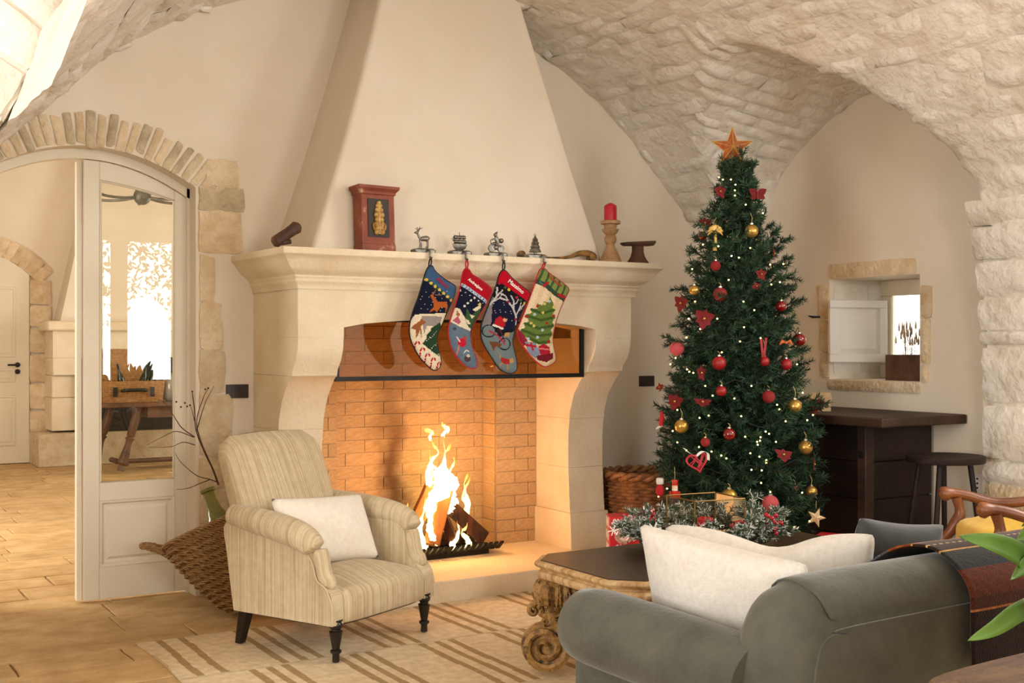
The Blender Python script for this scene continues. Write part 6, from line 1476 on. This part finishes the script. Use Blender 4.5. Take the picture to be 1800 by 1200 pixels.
for s_ in (-1,1): npart('trouser_leg', M_nk, [(2.6,0),(2.4,4),(2.7,11)], s_*2.7, -21.5); npart('arm', M_nr, [(1.6,0),(2,5),(2.1,10)], s_*7, -10)
MB().tube([(0,19*kk,0),(0,40*kk,-.01)],.0012,5).build('hanging_thread', M_cord, t, world=False)
# wooden star, red fabric heart, orange bow, star topper
def star_mesh(nm, c, r, ri, th, m_, parent, rot=0.0, world=True):
    mb = MB(); ring = [c+RIGHT*((r if i % 2 == 0 else ri)*math.sin(pi*i/5+rot))+UP*((r if i % 2 == 0 else ri)*math.cos(pi*i/5+rot)) for i in range(10)]
    mb.add(ring+[c+VIEW*th, c-VIEW*th], [(i,(i+1) % 10,10) for i in range(10)]+[((i+1) % 10,i,11) for i in range(10)]); return mb.build(nm, m_, parent)
c = tfront(1432,908,1.0)+VIEW*.03; t = thing('wooden_star', 'pale wooden star low at the right side of the tree', 'ornament', c); star_mesh('star', c, 17/PXM, 7/PXM, .012, mat('pale_wood',(206,176,130),(226,200,158),rough=.6,scale=12), t, .35); MB().tube([c+UP*.05,c+UP*.09],.0012,5).build('hanging_thread', M_cord, t)
c = tfront(1380,602,1.0); t = thing('orange_bow', 'small orange gauze bow on the right of the tree', 'bow', c); M_or = mat('orange_gauze',(176,78,36),(206,110,56),rough=.7,scale=40)
for s_ in (-1,1): mb = MB(); mb.tube([c+VIEW*.02,c+RIGHT*s_*.02+VIEW*.02+UP*.008,c+RIGHT*s_*.034+VIEW*.02-UP*.012],[.004,.012,.004],8); mb.build('loop', M_or, t, smooth=60)
MB().ball(c+VIEW*.025,.008,10,8).build('knot', M_or, t, smooth=60)
c = tfront(1163,742,1.0)+VIEW*.01; t = thing('felt_elf', 'red and white felt figure at the left edge of the tree', 'ornament', c); MB().tube([c+UP*.06,c+UP*.02,c-UP*.02+RIGHT*-.006],[.006,.014,.010],8).build('red_body', M_red, t, smooth=60); MB().tube([c-UP*.015,c-UP*.035-RIGHT*.03],[.010,.004],8).build('white_tail', M_gauze, t, smooth=60)
c = tfront(1160,855,1.0); t = thing('red_mitten', 'dark red felt mitten with white cuff over the wicker basket', 'ornament', c); MB().ball(c-UP*.02,.022,12,9,1.5).build('mitten', M_red, t, smooth=60); MB().lathe([(.015,0),(.02,.005),(.02,.03),(.014,.034)],14,c+UP*.012).build('cuff', M_gauze, t, smooth=60)
c = U(1287,260,d=TD); t = thing('star_topper', 'copper and gold five-pointed star on top of the tree', 'star', c); M_cop = mat('copper_glitter',(168,84,48),(206,124,84),rough=.4,scale=40,metal=.3,bump=.002,bscale=120); M_gl = mat('gold_cord',(206,164,84),rough=.35,metal=.5)
star_mesh('star_body', c, 37/PXM, 15/PXM, .04, M_cop, t, .0)
for i in range(10):
    r_ = (37 if i % 2 == 0 else 15)/PXM; p = c+RIGHT*(r_*math.sin(pi*i/5))+UP*(r_*math.cos(pi*i/5)); MB().tube([c+VIEW*.041,p],.0028,6).build('gold_ridge', M_gl, t)
    r2 = (15 if i % 2 == 0 else 37)/PXM; q = c+RIGHT*(r2*math.sin(pi*(i+1)/5))+UP*(r2*math.cos(pi*(i+1)/5)); MB().tube([p,q],.0026,6).build('gold_edge', M_gl, t)
MB().tube([c-UP*.03,c-UP*.13],.007,6).build('stem', M_gl, t)
# string of fairy lights
M_bulb = mat('lit_warm_bulb', (255,236,170), emit=(255,222,120), estr=7.0); M_wire = mat('dark_green_wire', (20,28,24), rough=.6)
fl = thing('fairy_lights', 'string of tiny warm fairy lights wound round the tree', 'string lights', (TXc,TYc,.3))
BULB = MB().ball((0,0,0),.0043,8,6).mesh('bulb', M_bulb, 179)
pos = [(1263,312),(1270,316),(1284,316),(1292,325),(1291,335),(1291,344),(1310,360),(1340,375),(1216,473),(1285,450),(1298,453),(1318,436),(1353,465),(1376,464),(1370,496),(1355,500),(1280,492),(1235,430),(1262,433),(1306,530),(1325,545),(1221,530),(1187,629),(1230,578),(1206,593),(1268,619),(1207,649),(1211,653),(1218,655),(1320,678),(1365,711),(1369,719),(1252,695),(1239,678),(1229,734),(1302,731),(1309,767),(1336,768),(1345,758),(1351,762),(1335,774),(1330,776),(1331,781),(1363,776),(1318,796),(1267,800),(1276,805),(1334,802),(1346,808),(1346,813),(1320,825),(1338,826),(1337,848),(1353,864),(1418,738),(1428,729),(1182,757),(1206,791),(1190,777),(1228,785),(1250,793),(1172,858),(1157,872),(1300,887),(1395,925),(1409,865),(1422,915),(1444,908),(1178,640),(1307,575),(1336,594),(1300,600),(1260,560),(1210,560),(1400,640),(1410,690),(1190,720),(1290,700),(1380,740),(1245,730)]
for px, py in pos: link('bulb', BULB, fl, True, tfront(px, py, 1.0)+VIEW*.012)
for k in range(9):
    zc = .35+.22*k; pts = []
    for i in range(40):
        a = 2*pi*i/40; zz = zc+.22*i/40; r = interp(RT, zz)*.93; pts.append((TXc+r*math.cos(a), TYc+r*math.sin(a), zz+.02*math.sin(i*1.7+k)))
    MB().tube(pts,.0022,5).build('wire', M_wire, fl)
# ------------------------------------------------------------------ wicker log basket and presents
M_rattan = mat('brown_rattan', (112,70,38), (164,110,64), rough=.6, scale=20, bump=.003, bscale=60)
lb = thing('wicker_basket', 'round brown wicker basket between the fireplace and the tree', 'basket', (4.62,5.80,0)); LC = Vector((4.62,5.80,0)); lr = .262
MB().lathe([(lr*.86,.01),(lr*.86,.02),(lr*.95,.5),(lr*.90,.5),(lr*.8,.04)],36,LC).build('liner', M_rattan, lb, smooth=40)
NW = 72
for k in range(24):
    zc = .035+k*.0205; r = lerp(lr*.88,lr*.97,zc/.5); MB().tube([LC+Vector(((r+.007*(1 if (i//2+k) % 2 else -1))*math.cos(2*pi*i/NW),(r+.007*(1 if (i//2+k) % 2 else -1))*math.sin(2*pi*i/NW),zc)) for i in range(NW+1)],.0095,5).build('weaver', M_rattan, lb, smooth=60)
for ofs in (0,pi):
    mb = MB(); mb.tube([LC+Vector(((lr+.012*math.cos(i*.55+ofs))*math.cos(2*pi*i/120),(lr+.012*math.cos(i*.55+ofs))*math.sin(2*pi*i/120),.535+.014*math.sin(i*.55+ofs))) for i in range(121)],.017,6); mb.build('rope_rim', M_rattan, lb, smooth=60)
M_gift = mat('red_wrapping_paper', (190,22,36), (204,34,46), rough=.4, scale=6); M_flake = mat('white_print', (232,214,210), rough=.5)
def present(c, sx, sy, sz_, rz, label, flakes=True):
    t = thing('present', label, 'present', c, (0,0,rz)); MB().box(-sx/2,sx/2,-sy/2,sy/2,0,sz_).build('wrapped_box', M_gift, t, bevel=.004, world=False)
    if flakes:
        for f in range(2):
            rr = random.Random(5+f); u = .035
            while u < sz_-.02:
                v = .035+rr.uniform(0,.02)
                while v < (sx if f == 0 else sy)-.02:
                    mb = MB()
                    for a in range(3):
                        an = a*pi/3; dx, dz = math.cos(an)*.026, math.sin(an)*.026
                        o_ = Vector((-sx/2+v,-sy/2-.0012,u)) if f == 0 else Vector((-sx/2-.0012,-sy/2+v,u)); ax = Vector((dx,0,dz)) if f == 0 else Vector((0,dx,dz)); bx2 = Vector((-dz,0,dx))*.3 if f == 0 else Vector((0,-dz,dx))*.3
                        mb.obox(o_, ax, bx2, Vector((0,.0008,0)) if f == 0 else Vector((.0008,0,0)))
                    mb.build('snowflake_print', M_flake, t, world=False); v += .062
                u += .066
    return t
g1_ = U(1104,960,d=6.05)
present((g1_.x,g1_.y,0), .21, .14, .465, math.radians(-30), 'tall red present with white snowflakes before the wicker basket')
gb_ = thing('gift_bow', 'shiny curled silver-pink bow on the snowflake present', 'bow', U(1098,938,d=5.93)); c = U(1096,940,d=5.94); M_bow = mat('metallic_pink_ribbon',(196,150,136),(226,196,184),rough=.25,scale=20,metal=.5)
for k in range(9):
    a = 2*pi*k/9; dv = RIGHT*math.cos(a)+UP*math.sin(a); mb = MB(); sp = spline([c,c+dv*.03+VIEW*.02,c+dv*.048+VIEW*.005,c+dv*.02+VIEW*-.004],4); tq = dv.cross(VIEW)
    mb.grid([[q-tq*.011,q+tq*.011] for q in sp]); o = mb.build('bow_loop', M_bow, gb_, smooth=179)
p_ = U(1465,932,d=6.0); present((p_.x,p_.y,0), .26, .2, .36, .5, 'flat red present under the tree beside the dark chest', True)
# ------------------------------------------------------------------ frosted garland with glass lantern on the coffee table
M_fg = mat('frosted_fir_needles', (40,62,44), (74,94,66), rough=.7, scale=20); M_snow = mat('artificial_snow', (226,226,218), rough=.95)
SPR = [bough_mesh(.15, 70+k, [M_bark,M_fg,M_snow], nl=.024, dens=620, side=3, white=.40, tipw=.0044) for k in range(3)]
GC = U(1240,955,Z=.4855+.0095); gz_ = .495
ga_ = thing('frosted_garland', 'snow-frosted fir garland with red berries on the coffee table', 'garland', (GC.x,GC.y,gz_))
MB().tube([(GC.x+.30*math.cos(2*pi*i/40),GC.y+.22*math.sin(2*pi*i/40),gz_+.03) for i in range(41)],.018,8).build('ring', M_bark, ga_, smooth=60)
for k in range(58):
    a = 2*pi*k/58*2+R.uniform(-.1,.1); r = R.uniform(.8,1.1); p = Vector((GC.x+.30*r*math.cos(a),GC.y+.22*r*math.sin(a),gz_+R.uniform(.015,.06)))
    yaw = a+R.uniform(-.9,.9); link('sprig', R.choice(SPR), ga_, True, p, (R.uniform(-.5,.5), -R.uniform(.05,.75), yaw), (R.uniform(.7,1.05),)*3)
M_berry = mat('red_berry', (166,14,30), rough=.25, spec=.5)
for cpx, cpy, n in ((1140,908,9),(1296,925,12),(1358,915,8),(1363,925,5),(1132,903,5)):
    c = U(cpx,cpy,d=4.85)
    for k in range(n): MB().ball(c+RIGHT*R.uniform(-.03,.03)+UP*R.uniform(-.03,.03)+VIEW*R.uniform(0,.03),.0095,12,9).build('berry', M_berry, ga_, smooth=60)
def flake(px, py, r):
    c = U(px,py,d=4.72); mb = MB()
    for a in range(3):
        an = a*pi/3+.2; mb.obox(c, (RIGHT*math.cos(an)+UP*math.sin(an))*r, (RIGHT*-math.sin(an)+UP*math.cos(an))*r*.09, VIEW*.002)
    mb.build('snowflake', M_snow, ga_)
flake(1150,930,.03); flake(1078,932,.022)
M_brass = mat('aged_brass', (120,92,50), (150,118,70), rough=.4, scale=20, metal=.8); M_lgl = glass_mat('lantern_glass',(248,246,238),1.0)
lc = Vector((GC.x+.0,GC.y+.0,gz_)); lt = thing('glass_lantern', 'brass-edged glass box in the middle of the frosted garland', 'lantern', lc, (0,0,math.radians(-8)))
lw_, ld_, lh_ = .125,.11,.20; cs = [(sx*lw_,sy*ld_) for sx,sy in ((-1,-1),(1,-1),(1,1),(-1,1))]
for i in range(4):
    a, b = cs[i], cs[(i+1) % 4]
    MB().tube([(a[0],a[1],0),(a[0],a[1],lh_)],.0032,6).build('edge', M_brass, lt, world=False)
    for z_ in (.003,lh_): MB().tube([(a[0],a[1],z_),(b[0],b[1],z_)],.0032,6).build('edge', M_brass, lt, world=False)
    mb = MB(); mb.add([(a[0],a[1],.004),(b[0],b[1],.004),(b[0],b[1],lh_),(a[0],a[1],lh_)],[(0,1,2,3)]); mb.build('pane', M_lgl, lt, world=False)
cl_ = thing('lantern_candle', 'red pillar candle inside the glass lantern', 'candle', lc+Vector((0,0,.002))); MB().lathe([(.035,.002),(.036,.006),(.036,.105),(.03,.112),(.004,.108)],20,lc).build('wax', M_wax, cl_, smooth=40); MB().tube([lc+UP*.108,lc+UP*.122],.0015,5).build('wick', M_cord, cl_)
# leafy garden tree outside the glass doors behind the camera, seen mirrored in the door pane
M_gleaf = mat('garden_leaf', (96,110,70), (150,160,110), rough=.6, scale=5)
gt = thing('garden_tree', 'leafy garden tree outside, mirrored in the glass of the door', 'tree', (5.0,-3.0,0))
MB().tube([(5.1,-3.1,0),(5.05,-3.05,1.6),(4.9,-3.0,2.9)],[.08,.06,.04],8).build('trunk', M_bark, gt, smooth=60)
mb = MB(); rn = random.Random(3)
for k in range(1500):
    x = rn.uniform(3.3,5.1); top_ = 2.95; lowz = 1.72+.3*math.sin(x*5)+.25*(4.3-x)*(x < 4.3); z = rn.uniform(lowz-.1, top_); 
    if rn.random() > (z-lowz+.25)/.7: continue
    y = rn.uniform(-3.1,-2.75); c = Vector((x,y,z)); a = Vector((rn.uniform(-1,1),rn.uniform(-1,1),rn.uniform(-1,1))).normalized(); b = a.orthogonal().normalized(); mb.add([c-a*.05,c-b*.02,c+a*.05,c+b*.02],[(0,1,2,3)])
o = mb.build('foliage', M_gleaf, gt); o['kind'] = 'stuff'
